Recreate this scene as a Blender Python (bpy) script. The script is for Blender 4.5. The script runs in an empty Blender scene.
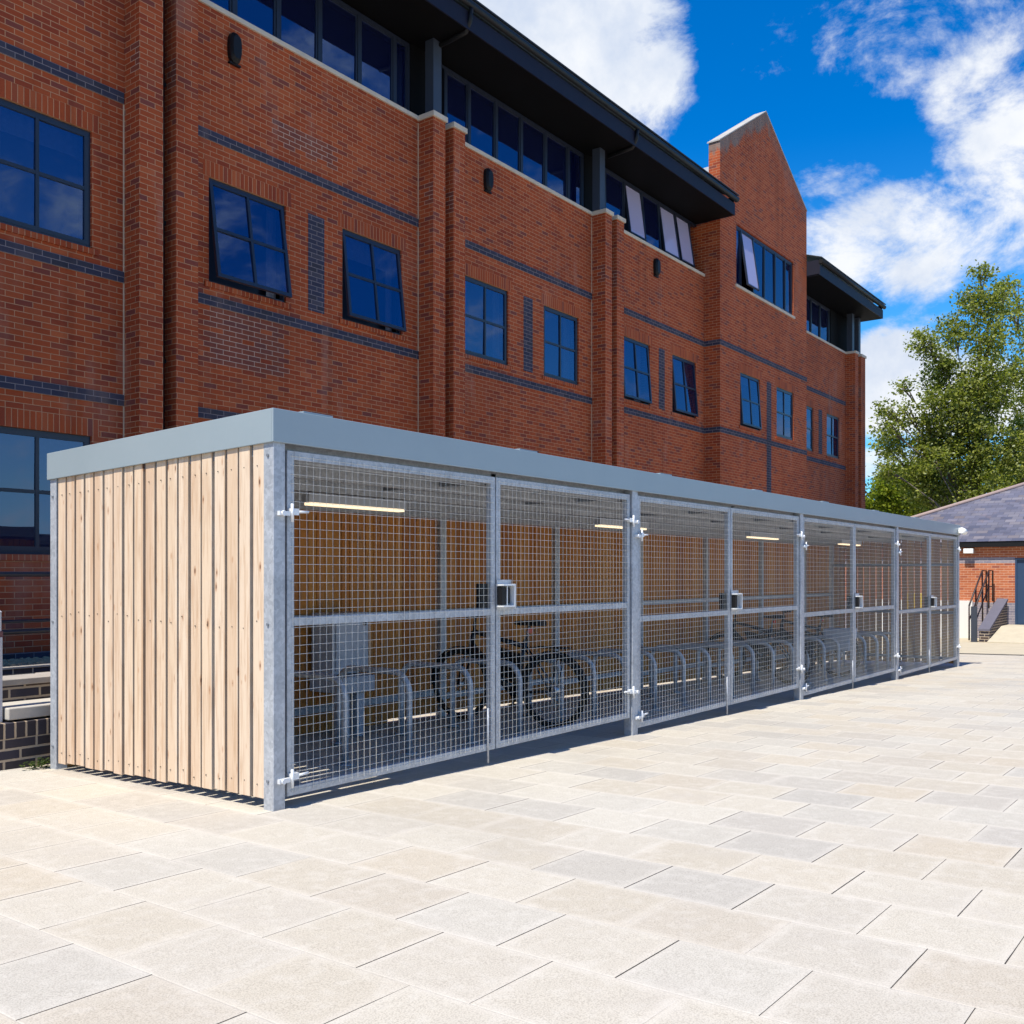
import bpy, math, random
from mathutils import Vector, Matrix
R = math.radians
random.seed(7)
scene = bpy.context.scene
col = scene.collection

# ------------------------------------------------------------------ objects
def tag(o, label=None, cat=None, group=None, kind=None):
    if label: o['label'] = label
    if cat: o['category'] = cat
    if group: o['group'] = group
    if kind: o['kind'] = kind
    return o
ORG = {}
def thing(name, loc, label, cat, group=None):
    o = bpy.data.objects.new(name, None); col.objects.link(o)
    o.empty_display_size = 0.2
    o.location = loc; ORG[o.name] = Vector(loc)
    return tag(o, label, cat, group)
def copy_tree(o, parent=None):
    c = o.copy(); col.objects.link(c); c.parent = parent
    for ch in list(o.children): copy_tree(ch, c)
    return c

class MB:
    def __init__(s): s.v = []; s.f = []; s.m = []; s.sm = []
    def face(s, idx, m=0, smooth=False): s.f.append(idx); s.m.append(m); s.sm.append(smooth)
    def quad(s, a, b, c, d, m=0):
        n = len(s.v); s.v += [a, b, c, d]; s.face((n, n+1, n+2, n+3), m)
    def poly(s, pts, m=0):
        n = len(s.v); s.v += pts; s.face(tuple(range(n, n+len(pts))), m)
    def hexa(s, p, m=0):                       # 8 points: bottom ring 0-3, top ring 4-7
        n = len(s.v); s.v += [tuple(q) for q in p]
        for q in ((3,2,1,0),(4,5,6,7),(0,1,5,4),(1,2,6,5),(2,3,7,6),(3,0,4,7)):
            s.face(tuple(n+i for i in q), m)
    def box(s, x0, x1, y0, y1, z0, z1, m=0):
        s.hexa([(x0,y0,z0),(x1,y0,z0),(x1,y1,z0),(x0,y1,z0),(x0,y0,z1),(x1,y0,z1),(x1,y1,z1),(x0,y1,z1)], m)
    def tube(s, pts, r, n=8, m=0, caps=True, closed=False):
        pts = [Vector(p) for p in pts]; rs = r if isinstance(r, (list, tuple)) else [r]*len(pts)
        base = len(s.v); k = len(pts); up = None
        for i, p in enumerate(pts):
            if closed: t = pts[(i+1) % k]-pts[i-1]
            else: t = pts[min(i+1, k-1)]-pts[max(i-1, 0)]
            t.normalize()
            if up is None:
                up = Vector((0,0,1)) if abs(t.z) < .9 else Vector((1,0,0))
            a = t.cross(up)
            if a.length < 1e-4: a = t.orthogonal()
            a.normalize(); b = a.cross(t).normalized(); up = b
            for j in range(n):
                w = 2*math.pi*(j+.5)/n
                s.v.append(tuple(p+rs[i]*(math.cos(w)*a+math.sin(w)*b)))
        for i in range(k if closed else k-1):
            i2 = (i+1) % k
            for j in range(n):
                j2 = (j+1) % n
                s.face((base+i*n+j, base+i2*n+j, base+i2*n+j2, base+i*n+j2), m, n > 4)
        if caps and not closed:
            s.face(tuple(base+j for j in range(n)), m); s.face(tuple(base+(k-1)*n+j for j in reversed(range(n))), m)
    def disc(s, c, axis, r, h, n=24, m=0):
        c = Vector(c); a = Vector(axis).normalized()
        s.tube([c-a*h/2, c+a*h/2], r, n, m)
    def rot(s, pivot, axis, ang, start=0):
        M = Matrix.Translation(pivot) @ Matrix.Rotation(ang, 4, axis) @ Matrix.Translation(-Vector(pivot))
        for i in range(start, len(s.v)): s.v[i] = tuple(M @ Vector(s.v[i]))
    def build(s, name, mats, parent=None, bevel=0):
        if not isinstance(mats, (list, tuple)): mats = [mats]
        root = parent
        while root is not None and root.parent is not None: root = root.parent
        off = ORG[root.name] if root is not None else Vector((0,0,0))
        me = bpy.data.meshes.new(name)
        me.from_pydata([tuple(Vector(p)-off) for p in s.v], [], s.f)
        for m in mats: me.materials.append(m)
        me.polygons.foreach_set('material_index', s.m)
        me.polygons.foreach_set('use_smooth', s.sm)
        me.update()
        o = bpy.data.objects.new(name, me); col.objects.link(o)
        if parent is not None: o.parent = parent
        else: ORG[o.name] = Vector((0,0,0))
        if bevel:
            b = o.modifiers.new('bevel', 'BEVEL'); b.width = bevel; b.segments = 2; b.limit_method = 'ANGLE'
        return o

# ---------------------------------------------------------------- materials
class NT:
    def __init__(s, name):
        s.mat = bpy.data.materials.new(name); s.mat.use_nodes = True
        s.t = s.mat.node_tree; s.n = s.t.nodes; s.n.clear()
        s.out = s.n.new('ShaderNodeOutputMaterial'); s.p = s.n.new('ShaderNodeBsdfPrincipled')
        s.t.links.new(s.p.outputs[0], s.out.inputs[0])
    def set(s, sock, val):
        if isinstance(val, bpy.types.NodeSocket): s.t.links.new(val, sock)
        else: sock.default_value = val
    def math(s, op, a, b=0.0, c=0.0, clamp=False):
        n = s.n.new('ShaderNodeMath'); n.operation = op; n.use_clamp = clamp
        for i, v in enumerate((a, b, c)): s.set(n.inputs[i], v)
        return n.outputs[0]
    def sstep(s, x, a, b):
        n = s.n.new('ShaderNodeMapRange'); n.interpolation_type = 'SMOOTHSTEP'
        s.set(n.inputs[0], x); n.inputs[1].default_value = a; n.inputs[2].default_value = b
        return n.outputs[0]
    def mix(s, f, a, b, blend='MIX'):
        n = s.n.new('ShaderNodeMix'); n.data_type = 'RGBA'; n.blend_type = blend
        s.set(n.inputs[0], f)
        for i, v in ((6, a), (7, b)):
            s.set(n.inputs[i], (*v, 1) if isinstance(v, tuple) and len(v) == 3 else v)
        return n.outputs[2]
    def ramp(s, f, stops, const=False):
        n = s.n.new('ShaderNodeValToRGB'); e = n.color_ramp.elements
        n.color_ramp.interpolation = 'CONSTANT' if const else 'LINEAR'
        while len(e) < len(stops): e.new(0.5)
        for el, (p, c) in zip(e, stops): el.position = p; el.color = (*c, 1)
        s.set(n.inputs[0], f); return n.outputs[0]
    def noise(s, scale, detail=3, vec=None, rough=.5, dist=0.0):
        n = s.n.new('ShaderNodeTexNoise'); n.inputs['Scale'].default_value = scale
        n.inputs['Detail'].default_value = detail; n.inputs['Roughness'].default_value = rough
        n.inputs['Distortion'].default_value = dist
        if vec is not None: s.set(n.inputs['Vector'], vec)
        return n.outputs['Fac']
    def white(s, a, b, c=0.0):
        n = s.n.new('ShaderNodeTexWhiteNoise'); n.noise_dimensions = '3D'
        s.set(n.inputs['Vector'], s.xyz(a, b, c)); return n.outputs['Value']
    def xyz(s, a, b, c):
        n = s.n.new('ShaderNodeCombineXYZ')
        for i, v in enumerate((a, b, c)): s.set(n.inputs[i], v)
        return n.outputs[0]
    def sep(s, v):
        n = s.n.new('ShaderNodeSeparateXYZ'); s.set(n.inputs[0], v); return n.outputs
    def pos(s):
        return s.n.new('ShaderNodeNewGeometry').outputs['Position']
    def obj(s): return s.n.new('ShaderNodeTexCoord').outputs['Object']
    def nrm(s): return s.n.new('ShaderNodeNewGeometry').outputs['True Normal']
    def vmul(s, v, k):
        n = s.n.new('ShaderNodeVectorMath'); n.operation = 'MULTIPLY'
        s.set(n.inputs[0], v); n.inputs[1].default_value = k; return n.outputs[0]
    def bump(s, h, strength=.3, dist=.005):
        n = s.n.new('ShaderNodeBump'); n.inputs['Strength'].default_value = strength
        n.inputs['Distance'].default_value = dist; s.set(n.inputs['Height'], h)
        s.t.links.new(n.outputs[0], s.p.inputs['Normal'])
    def fin(s, color, rough=.6, metal=0.0, spec=.5):
        s.set(s.p.inputs['Base Color'], (*color, 1) if isinstance(color, tuple) else color)
        s.set(s.p.inputs['Roughness'], rough); s.set(s.p.inputs['Metallic'], metal)
        s.p.inputs['Specular IOR Level'].default_value = spec
        return s.mat

def plain(name, c, rough=.5, metal=0.0, var=.12, scale=6, spec=.5):
    m = NT(name); n = m.noise(scale, 4, m.pos())
    a = tuple(x*(1-var) for x in c); b = tuple(min(1, x*(1+var)) for x in c)
    return m.fin(m.mix(n, a, b), rough, metal, spec)

def brick(name, pal, mortar, w=.225, h=.075, zo=.03, soldier=False, joint=.009, dark=.0, rough=.85, slope=1.0, stain=.35, gable=False, patch=False):
    m = NT(name)
    p = m.sep(m.pos()); nx = m.math('ABSOLUTE', m.sep(m.nrm())[0])
    side = m.math('GREATER_THAN', nx, .3)
    u = m.math('ADD', m.math('MULTIPLY', p[0], m.math('SUBTRACT', 1.0, side)), m.math('MULTIPLY', p[1], side))
    z = m.math('MULTIPLY', m.math('SUBTRACT', p[2], zo), slope)
    if soldier:
        row = m.math('FLOOR', m.math('DIVIDE', z, 5.0)); fz = m.math('ADD', .5, 0.0)
        uu = m.math('DIVIDE', u, .075); hh = .075; ww = .075
    else:
        zz = m.math('DIVIDE', z, h); row = m.math('FLOOR', zz); fz = m.math('FRACT', zz)
        uu = m.math('ADD', m.math('DIVIDE', u, w), m.math('MULTIPLY', .5, m.math('MODULO', m.math('ADD', row, 4000.0), 2.0)))
        hh = h; ww = w
    c = m.math('FLOOR', uu); fu = m.math('FRACT', uu)
    du = m.math('MULTIPLY', m.math('MINIMUM', fu, m.math('SUBTRACT', 1.0, fu)), ww)
    dz = m.math('MULTIPLY', m.math('MINIMUM', fz, m.math('SUBTRACT', 1.0, fz)), hh)
    d = m.math('MINIMUM', du, dz)
    wob = m.math('MULTIPLY', m.math('SUBTRACT', m.noise(60, 2, m.pos()), .5), .004)
    face = m.sstep(m.math('ADD', d, wob), joint*.5-.0015, joint*.5+.002)
    rnd = m.white(c, row)
    colr = m.ramp(rnd, pal)
    n1 = m.noise(.55, 4, m.pos()); n2 = m.noise(90, 3, m.pos())
    colr = m.mix(m.math('MULTIPLY', n2, .5), colr, m.mix(1.0, colr, (.62, .6, .6), 'MULTIPLY'))
    mort = m.mix(m.noise(1.1, 4, m.pos()), mortar, tuple(min(1, v*1.35+.02) for v in mortar))
    if patch:      # rebuilt areas: darker bricks, paler pointing, edges stepping along the bricks
        pm = None
        for xa, xb, za, zb in ((4.95, 6.50, 4.35, 5.20), (6.25, 7.45, 7.95, 8.35), (5.0, 5.9, 4.9, 5.20)):
            cx = m.math('MULTIPLY', m.math('SUBTRACT', c, m.math('MULTIPLY', .5, m.math('MODULO', m.math('ADD', row, 4000.0), 2.0))), w)
            cz = m.math('ADD', m.math('MULTIPLY', row, h), zo)
            k = m.math('MULTIPLY', m.math('MULTIPLY', m.math('GREATER_THAN', cx, xa), m.math('LESS_THAN', cx, xb)), m.math('MULTIPLY', m.math('GREATER_THAN', cz, za), m.math('LESS_THAN', cz, zb)))
            pm = k if pm is None else m.math('MAXIMUM', pm, k)
        pm = m.math('MULTIPLY', pm, m.math('GREATER_THAN', m.white(row, c, 2.0), .12))
        colr = m.mix(m.math('MULTIPLY', pm, .75), colr, m.mix(rnd, (.20,.060,.035), (.15,.055,.045)))
        mort = m.mix(m.math('MULTIPLY', pm, .7), mort, (.55,.42,.33))
    base = m.mix(face, mort, colr)
    base = m.mix(m.math('MULTIPLY', m.sstep(n1, .42, .68), stain), base, m.mix(1.0, base, (.55, .52, .55), 'MULTIPLY'))
    n3 = m.noise(2.0, 5, m.vmul(m.pos(), (1, 1, .25)))
    base = m.mix(m.math('MULTIPLY', m.sstep(n3, .56, .78), .26), base, (.40,.27,.21))
    n4 = m.noise(1.4, 5, m.vmul(m.pos(), (1.8, 1.8, .12)))
    base = m.mix(m.math('MULTIPLY', m.sstep(n4, .55, .72), .35), base, m.mix(1.0, base, (.45,.42,.42), 'MULTIPLY'))
    if gable:      # old water staining that follows the raking top of the wall
        line = m.math('SUBTRACT', 15.16, m.math('MULTIPLY', m.math('ABSOLUTE', m.math('SUBTRACT', p[0], 24.4)), .61))
        dd = m.math('SUBTRACT', line, p[2])
        left = m.sstep(p[0], 24.9, 24.5)
        ns = m.noise(1.6, 6, m.vmul(m.pos(), (1.6,1.6,.8)), .7)
        k = m.math('SUBTRACT', 1.0, m.sstep(m.math('ADD', dd, m.math('MULTIPLY', m.math('SUBTRACT', ns, .5), 1.3)), .28, .52))
        k = m.math('MULTIPLY', k, m.math('ADD', .25, m.math('MULTIPLY', left, .6)))
        base = m.mix(k, base, m.mix(m.noise(5, 5, m.vmul(m.pos(), (1,1,.3))), (.10,.075,.06), (.27,.225,.19)))
    m.bump(m.math('ADD', m.math('MULTIPLY', face, 1.0), m.math('MULTIPLY', n2, .35)), .6, .006)
    return m.fin(base, rough, 0, .25)

RED = [(0, (.34,.060,.017)), (.25, (.42,.083,.024)), (.5, (.38,.068,.019)), (.68, (.28,.048,.019)), (.82, (.46,.105,.033)), (.93, (.25,.052,.027)), (1, (.20,.054,.040))]
BLUE = [(0, (.036,.036,.060)), (.4, (.052,.050,.078)), (.8, (.040,.038,.052)), (1, (.075,.066,.085))]
M = {}
M['brick'] = brick('red_brick', RED, (.40,.195,.098), patch=True)
M['soldier'] = brick('red_soldier_brick', RED, (.40,.195,.098), soldier=True)
M['gbrick'] = brick('gable_brick', RED, (.40,.195,.098), gable=True)
M['blue'] = brick('blue_brick', BLUE, (.17,.14,.145), stain=.1)
M['eng'] = brick('engineering_brick', [(0,(.035,.032,.038)),(.5,(.06,.05,.055)),(.8,(.045,.045,.065)),(1,(.085,.06,.05))], (.36,.29,.21), zo=-.065, joint=.016)
M['engs'] = brick('engineering_brick_on_edge', [(0,(.035,.032,.038)),(.5,(.06,.05,.055)),(.8,(.045,.045,.065)),(1,(.085,.06,.05))], (.40,.31,.21), soldier=True, joint=.014)
M['annex_brick'] = brick('orange_brick', [(0,(.44,.13,.055)),(.5,(.52,.17,.075)),(.9,(.40,.11,.05)),(1,(.30,.09,.06))], (.52,.36,.26), zo=0.0, stain=.15)
M['lilac'] = brick('pale_blue_brick', [(0,(.22,.20,.25)),(.5,(.30,.27,.31)),(1,(.25,.22,.26))], (.42,.37,.34), zo=0.0, stain=.1)
M['slate'] = brick('slate_tiles', [(0,(.085,.09,.135)),(.4,(.16,.16,.215)),(.7,(.12,.12,.16)),(.9,(.21,.20,.235)),(1,(.15,.13,.14))], (.06,.06,.08), w=.32, h=.24, zo=0, joint=.012, slope=2.6, rough=.6, stain=.2)
M['stone'] = plain('sill_stone', (.50,.43,.34), .8, var=.2, scale=4)
M['navy'] = plain('navy_metal', (.014,.019,.034), .38, var=.2)
M['eavemetal'] = plain('eave_metal', (.010,.0105,.022), .55, var=.15, spec=.2)
M['curtain'] = plain('curtain_cloth', (.40,.40,.42), .9, var=.3, scale=20)
M['soffit'] = plain('soffit_board', (.0030,.0030,.0036), .7, var=.2, spec=.1)
M['black'] = plain('black_plastic', (.008,.008,.009), .5, var=.2, spec=.25)
M['colgrey'] = plain('column_grey', (.034,.042,.060), .45, var=.1)
M['cream'] = plain('joint_sealant', (.52,.40,.27), .8)
M['darkroof'] = plain('dark_roof_sheet', (.030,.032,.038), .6, var=.1, spec=.2)
M['roofing'] = plain('roof_sheet_grey', (.30,.31,.31), .6, var=.1)
def glass(name, c, ior, rough=.015, see=0):
    m = NT(name); n = m.noise(.7, 2, m.pos())
    m.bump(n, .06, .05)
    m.p.inputs['IOR'].default_value = ior
    m.p.inputs['Specular Tint'].default_value = (.48,.66,1.0,1)
    m.fin(c, rough, 0.0, .5)
    if see:
        tr = m.n.new('ShaderNodeBsdfTransparent'); tr.inputs[0].default_value = (.55,.62,.78,1)
        mx = m.n.new('ShaderNodeMixShader'); mx.inputs[0].default_value = see
        m.t.links.new(m.p.outputs[0], mx.inputs[1]); m.t.links.new(tr.outputs[0], mx.inputs[2]); m.t.links.new(mx.outputs[0], m.out.inputs[0])
    return m.mat
M['pale_pane'] = glass('pale_lilac_pane', (.38,.36,.52), 1.5, .08)  # pale lilac set as the pane's own colour, nothing modelled behind it
M['glass'] = glass('window_glass', (.004,.007,.040), 2.9, see=.27)
def galv(name, a, b, metal=.55, rough=.42):
    m = NT(name); v = m.n.new('ShaderNodeTexVoronoi'); v.inputs['Scale'].default_value = 55
    m.set(v.inputs['Vector'], m.obj()); n = m.noise(7, 5, m.obj(), .65)
    f = m.math('ADD', m.math('MULTIPLY', m.sep(v.outputs['Color'])[0], .28), m.math('MULTIPLY', n, .78), clamp=True)
    m.bump(n, .06, .003)
    return m.fin(m.mix(f, a, b), m.math('ADD', rough, m.math('MULTIPLY', n, .15)), metal)
M['galv'] = galv('galvanised_steel', (.20,.215,.24), (.60,.62,.65), .28, .40)
M['wire'] = galv('galvanised_wire', (.66,.62,.55), (.82,.79,.72), .08, .45)
M['bright'] = galv('zinc_bright', (.66,.67,.68), (.86,.86,.86), .25, .4)
M['dullgalv'] = galv('dull_steel', (.14,.15,.17), (.26,.28,.31), .4, .5)
def fasciam():
    m = NT('grey_fascia_paint'); n = m.noise(1.3, 4, m.pos()); n2 = m.noise(30, 3, m.pos())
    c = m.mix(n, (.255,.310,.335), (.315,.372,.395))
    c = m.mix(m.math('MULTIPLY', n2, .25), c, (.33,.39,.43))
    m.bump(n, .16, .012)
    return m.fin(c, .42, .15)
M['fascia'] = fasciam()
def wood(name, axis, pitch, off, tint=1.0, pal=None):
    m = NT(name); p = m.sep(m.pos()); u = m.math('DIVIDE', m.math('SUBTRACT', p[axis], off), pitch)
    i = m.math('FLOOR', u); rnd = m.white(i, 3.0); rnd2 = m.white(i, 9.0)
    v = m.xyz(m.math('ADD', m.math('MULTIPLY', p[axis], 1.0), m.math('MULTIPLY', rnd, 40)), m.math('MULTIPLY', rnd2, 20), m.math('MULTIPLY', p[2], .06))
    g = m.noise(42, 4, v, .6, .6); g2 = m.noise(120, 2, v, .5)
    c = m.ramp(rnd, pal or [(0,(.60,.445,.310)), (.3,(.655,.520,.390)), (.55,(.55,.385,.262)), (.78,(.635,.490,.350)), (1,(.575,.415,.283))])
    c = m.mix(m.math('MULTIPLY', m.sstep(g, .45, .68), .55), c, (.42,.25,.14))
    c = m.mix(m.math('MULTIPLY', m.sstep(g2, .5, .8), .22), c, (.34,.19,.10))
    # knots
    vo = m.n.new('ShaderNodeTexVoronoi'); vo.inputs['Scale'].default_value = 1.0
    m.set(vo.inputs['Vector'], m.xyz(m.math('MULTIPLY', p[axis], 15.0), m.math('MULTIPLY', rnd, 33.0), m.math('MULTIPLY', p[2], 5.5)))
    k = vo.outputs['Distance']
    sz = m.math('MULTIPLY', m.sep(vo.outputs['Color'])[0], .14)
    kk = m.math('SUBTRACT', k, sz)
    c = m.mix(m.math('MULTIPLY', m.math('SUBTRACT', 1.0, m.sstep(kk, .02, .10)), .55), c, (.40,.20,.10))
    c = m.mix(m.math('MULTIPLY', m.math('SUBTRACT', 1.0, m.sstep(kk, -.05, .0)), .9), c, (.10,.045,.025))
    # screw heads near the ends
    c = m.mix(1.0, c, (tint,)*3, 'MULTIPLY') if tint != 1 else c
    m.bump(g, .25, .002)
    return m.fin(c, .72, 0, .3)
M['wood_end'] = wood('larch_slats', 1, .1196, .084)
M['wood_back'] = wood('larch_back_boards', 0, .10, .1, 1.0, [(0,(.54,.195,.038)), (.25,(.60,.255,.055)), (.5,(.42,.135,.024)), (.75,(.56,.215,.042)), (1,(.33,.10,.018))])
M['wood_far'] = wood('larch_far_slats', 1, .1196, .084, 1.0, [(0,(.50,.22,.07)), (.3,(.56,.28,.09)), (.6,(.42,.17,.05)), (1,(.36,.14,.045))])
M['screw'] = plain('screw_head', (.10,.08,.06), .5)

def paving():
    m = NT('concrete_flag_paving'); P = m.pos(); p = m.sep(P)
    a = m.math('DIVIDE', m.math('ADD', p[0], 1.34), .41); ci = m.math('FLOOR', a); fx = m.math('FRACT', a)
    odd = m.math('MODULO', m.math('ADD', ci, 4000.0), 2.0)
    b = m.math('ADD', m.math('DIVIDE', m.math('ADD', p[1], .68), .455), m.math('MULTIPLY', odd, .5))
    ri = m.math('FLOOR', b); fy = m.math('FRACT', b)
    dx = m.math('MULTIPLY', m.math('MINIMUM', fx, m.math('SUBTRACT', 1.0, fx)), .41)
    dy = m.math('MULTIPLY', m.math('MINIMUM', fy, m.math('SUBTRACT', 1.0, fy)), .455)
    r1 = m.white(ci, ri); r2 = m.white(ci, ri, 5.0)
    c = m.ramp(r1, [(0,(.490,.435,.352)), (.2,(.530,.482,.402)), (.4,(.510,.462,.388)), (.55,(.445,.412,.362)), (.7,(.550,.508,.432)), (.85,(.505,.440,.348)), (1,(.455,.418,.366))])
    sp = m.noise(190, 3, P, .75); bl = m.noise(2.2, 5, P, .6); mid = m.noise(14, 4, P, .6)
    c = m.mix(m.math('MULTIPLY', m.sstep(sp, .44, .64), .68), c, m.mix(1.0, c, (.55,.53,.52), 'MULTIPLY'))
    c = m.mix(m.math('MULTIPLY', m.sstep(mid, .45, .72), .22), c, (.64,.60,.54))
    c = m.mix(m.math('MULTIPLY', m.sstep(bl, .5, .75), .28), c, (.41,.37,.33))
    # sand filled joints along Y, paler wear at the slab edges
    eg = m.math('MULTIPLY', m.math('SUBTRACT', 1.0, m.sstep(m.math('MINIMUM', dx, dy), .004, .05)), m.math('MULTIPLY', m.noise(5, 3, P), .55))
    c = m.mix(eg, c, (.61,.56,.49))
    jl = m.math('SUBTRACT', 1.0, m.sstep(dx, .0015, .0045))
    far = m.noise(1.1, 3, P)
    c = m.mix(m.math('MULTIPLY', jl, m.math('MULTIPLY', m.sstep(far, .35, .65), .6)), c, (.58,.53,.46))
    # open joints along X
    jn = m.noise(3.0, 3, P); wv = m.math('MULTIPLY', m.sstep(m.math('ADD', m.math('MULTIPLY', r2, .55), m.math('MULTIPLY', jn, .6)), .34, .62), .0029)
    jd = m.math('LESS_THAN', dy, wv)
    c = m.mix(jd, c, (.055,.048,.042))
    st = m.noise(.55, 6, P, .62, .4)
    c = m.mix(m.math('MULTIPLY', m.sstep(st, .54, .70), .20), c, (.30,.27,.23))
    # dark specks of dirt
    vo = m.n.new('ShaderNodeTexVoronoi'); vo.inputs['Scale'].default_value = 2.3; m.set(vo.inputs['Vector'], P)
    c = m.mix(m.math('LESS_THAN', vo.outputs['Distance'], m.math('MULTIPLY', m.math('POWER', m.sep(vo.outputs['Color'])[1], 3.0), .030)), c, (.09,.07,.05))
    h = m.math('ADD', m.math('MULTIPLY', sp, .25), m.sstep(m.math('MINIMUM', dx, dy), 0.0, .006))
    m.bump(h, .35, .003)
    return m.fin(c, .85, 0, .25)
M['paving'] = paving()
def concrete(name, c, var=.2, sc=3):
    m = NT(name); n = m.noise(sc, 6, m.pos(), .65); s = m.noise(90, 3, m.pos())
    cc = m.mix(n, tuple(x*(1-var) for x in c), tuple(x*(1+var) for x in c))
    cc = m.mix(m.math('MULTIPLY', s, .25), cc, tuple(x*.6 for x in c)); m.bump(s, .2, .003)
    return m.fin(cc, .9, 0, .2)
M['yard'] = concrete('yard_concrete', (.50,.44,.33))
M['render'] = concrete('white_render', (.72,.71,.68), .06)
M['flag'] = concrete('step_stone', (.50,.46,.40))
M['cope'] = concrete('coping_stone', (.38,.34,.30), .3, 8)
M['drain'] = concrete('drain_dark', (.10,.095,.09))
M['soil'] = concrete('soil', (.09,.075,.055), .4, 6)
M['gravel'] = concrete('gravel', (.36,.27,.17), .5, 40)
M['door'] = plain('blue_door_paint', (.022,.050,.105), .45, var=.1)
M['white'] = plain('white_paint', (.80,.80,.78), .4, var=.04)
M['cab'] = plain('grey_cabinet', (.44,.45,.49), .45, var=.08)
M['rubber'] = plain('tyre_rubber', (.012,.012,.012), .8)
M['bikepaint'] = plain('black_bike_paint', (.010,.012,.018), .3)
M['chrome'] = galv('bike_alloy', (.35,.35,.36), (.6,.6,.6), .9, .25)
M['redrefl'] = plain('red_reflector', (.45,.02,.015), .25)
M['pann'] = plain('grey_pannier', (.36,.39,.45), .6, var=.2)
M['yellow'] = plain('yellow_bin', (.70,.48,.03), .45)
M['render_iron'] = plain('dark_rail_paint', (.035,.018,.016), .5)
M['ramp_cope'] = concrete('dark_coping', (.13,.125,.16), .2)
M['dirt'] = plain('lead_stain', (.30,.26,.24), .8, var=.5, scale=3)
def lamp():
    m = NT('lamp_diffuser'); m.p.inputs['Emission Color'].default_value = (1,.74,.42,1)
    m.p.inputs['Emission Strength'].default_value = 1.05
    return m.fin((.8,.8,.75), .4)
M['lamp'] = lamp()
def leaf(name, pal, trans=.42):
    m = NT(name); g = m.n.new('ShaderNodeNewGeometry')
    c = m.ramp(g.outputs['Random Per Island'], pal)
    n = m.noise(.5, 2, m.pos()); c = m.mix(m.math('MULTIPLY', n, .6), c, m.mix(1.0, c, (.6,.68,.5), 'MULTIPLY'))
    m.fin(c, .65, 0, .2)
    tr = m.n.new('ShaderNodeBsdfTranslucent'); m.set(tr.inputs[0], m.mix(1.0, c, (1.3,1.5,.6), 'MULTIPLY'))
    mx = m.n.new('ShaderNodeMixShader'); mx.inputs[0].default_value = trans
    m.t.links.new(m.p.outputs[0], mx.inputs[1]); m.t.links.new(tr.outputs[0], mx.inputs[2]); m.t.links.new(mx.outputs[0], m.out.inputs[0])
    return m.mat
M['leaf'] = leaf('poplar_leaf', [(0,(.09,.11,.022)), (.35,(.19,.21,.035)), (.7,(.30,.30,.050)), (.9,(.36,.36,.11)), (1,(.46,.47,.30))])
M['leaf2'] = leaf('bright_leaf', [(0,(.09,.13,.012)), (.5,(.22,.26,.02)), (1,(.34,.35,.035))])
M['leaf3'] = leaf('dark_leaf', [(0,(.03,.05,.018)), (.5,(.06,.085,.024)), (1,(.13,.15,.05))])
M['bark'] = plain('bark', (.16,.13,.10), .9, var=.5, scale=8)

# ---------------------------------------------------------------- ground
def gz(x, y):
    xx = max(-12.0, min(x, 20.6)); yy = max(-10.0, min(y, 3.2))
    z = -.0246*xx-.0218*yy
    if x > 20.6: z -= .011*min(x-20.6, 8.4)
    return z
def grid(xs, ys, zf, dz=0.0):
    mb = MB(); nx, ny = len(xs), len(ys)
    for y in ys:
        for x in xs: mb.v.append((x, y, zf(x, y)+dz))
    for j in range(ny-1):
        for i in range(nx-1): mb.face((j*nx+i, j*nx+i+1, (j+1)*nx+i+1, (j+1)*nx+i), 0, True)
    return mb
xs = [-300,-120,-60,-30,-18,-12,-8,-4,0,4,8,12,16,20.6,23,26,29,34,45,70,130,300,600]
ys = [-400,-150,-60,-30,-18,-10,-6,-3,0,1.5,3.2,5,8,12,20,40,90,200,500]
tag(grid(xs, ys, gz).build('paving', M['paving']), kind='structure')
tag(grid([20.86,23,26,29,31], [-40,-18,-10,-6,-3,0,1.5,3.2,5,7], gz, .006).build('concrete_yard', M['yard']), kind='structure')
mb = grid([20.66,20.86], [-40,-18,-10,-6,-3,0,1.5,3.2,5,7], gz, .010)
tag(mb.build('drain_channel', M['drain']), 'dark drainage channel across the yard beyond the bike shelter', 'drain')

# ---------------------------------------------------------------- main brick building
Y0 = 7.8; YP = 7.44; YG = 7.32
bld = thing('brick_building', (14, 7.8, 0), 'long three storey red brick building with dark eaves behind the bike shelter', 'building')
def wall(mb, x0, x1, z0, z1, Y, ops, depth=.11):
    X = sorted({x0, x1, *[v for o in ops for v in o[:2]]}); Z = sorted({z0, z1, *[v for o in ops for v in o[2:4]]})
    for i in range(len(X)-1):
        for j in range(len(Z)-1):
            cx, cz = (X[i]+X[i+1])/2, (Z[j]+Z[j+1])/2
            if any(o[0] < cx < o[1] and o[2] < cz < o[3] for o in ops): continue
            mb.quad((X[i],Y,Z[j]), (X[i+1],Y,Z[j]), (X[i+1],Y,Z[j+1]), (X[i],Y,Z[j+1]))
    for a, b, c, d in [o[:4] for o in ops]:
        D = Y+depth
        mb.quad((a,Y,c),(a,D,c),(a,D,d),(a,Y,d)); mb.quad((b,D,c),(b,Y,c),(b,Y,d),(b,D,d))
        mb.quad((a,Y,d),(a,D,d),(b,D,d),(b,Y,d)); mb.quad((a,D,c),(a,Y,c),(b,Y,c),(b,D,c))
ZS, ZH = 5.545, 7.08
main_ops = [(1.96,3.36,ZS,ZH), (1.96,3.36,1.545,3.10), (5.15,6.57,ZS,ZH), (7.76,9.18,ZS,ZH), (10.89,12.31,ZS,ZH), (13.56,14.92,ZS,ZH), (16.78,18.18,ZS,ZH), (19.38,20.73,ZS,ZH)]
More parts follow.
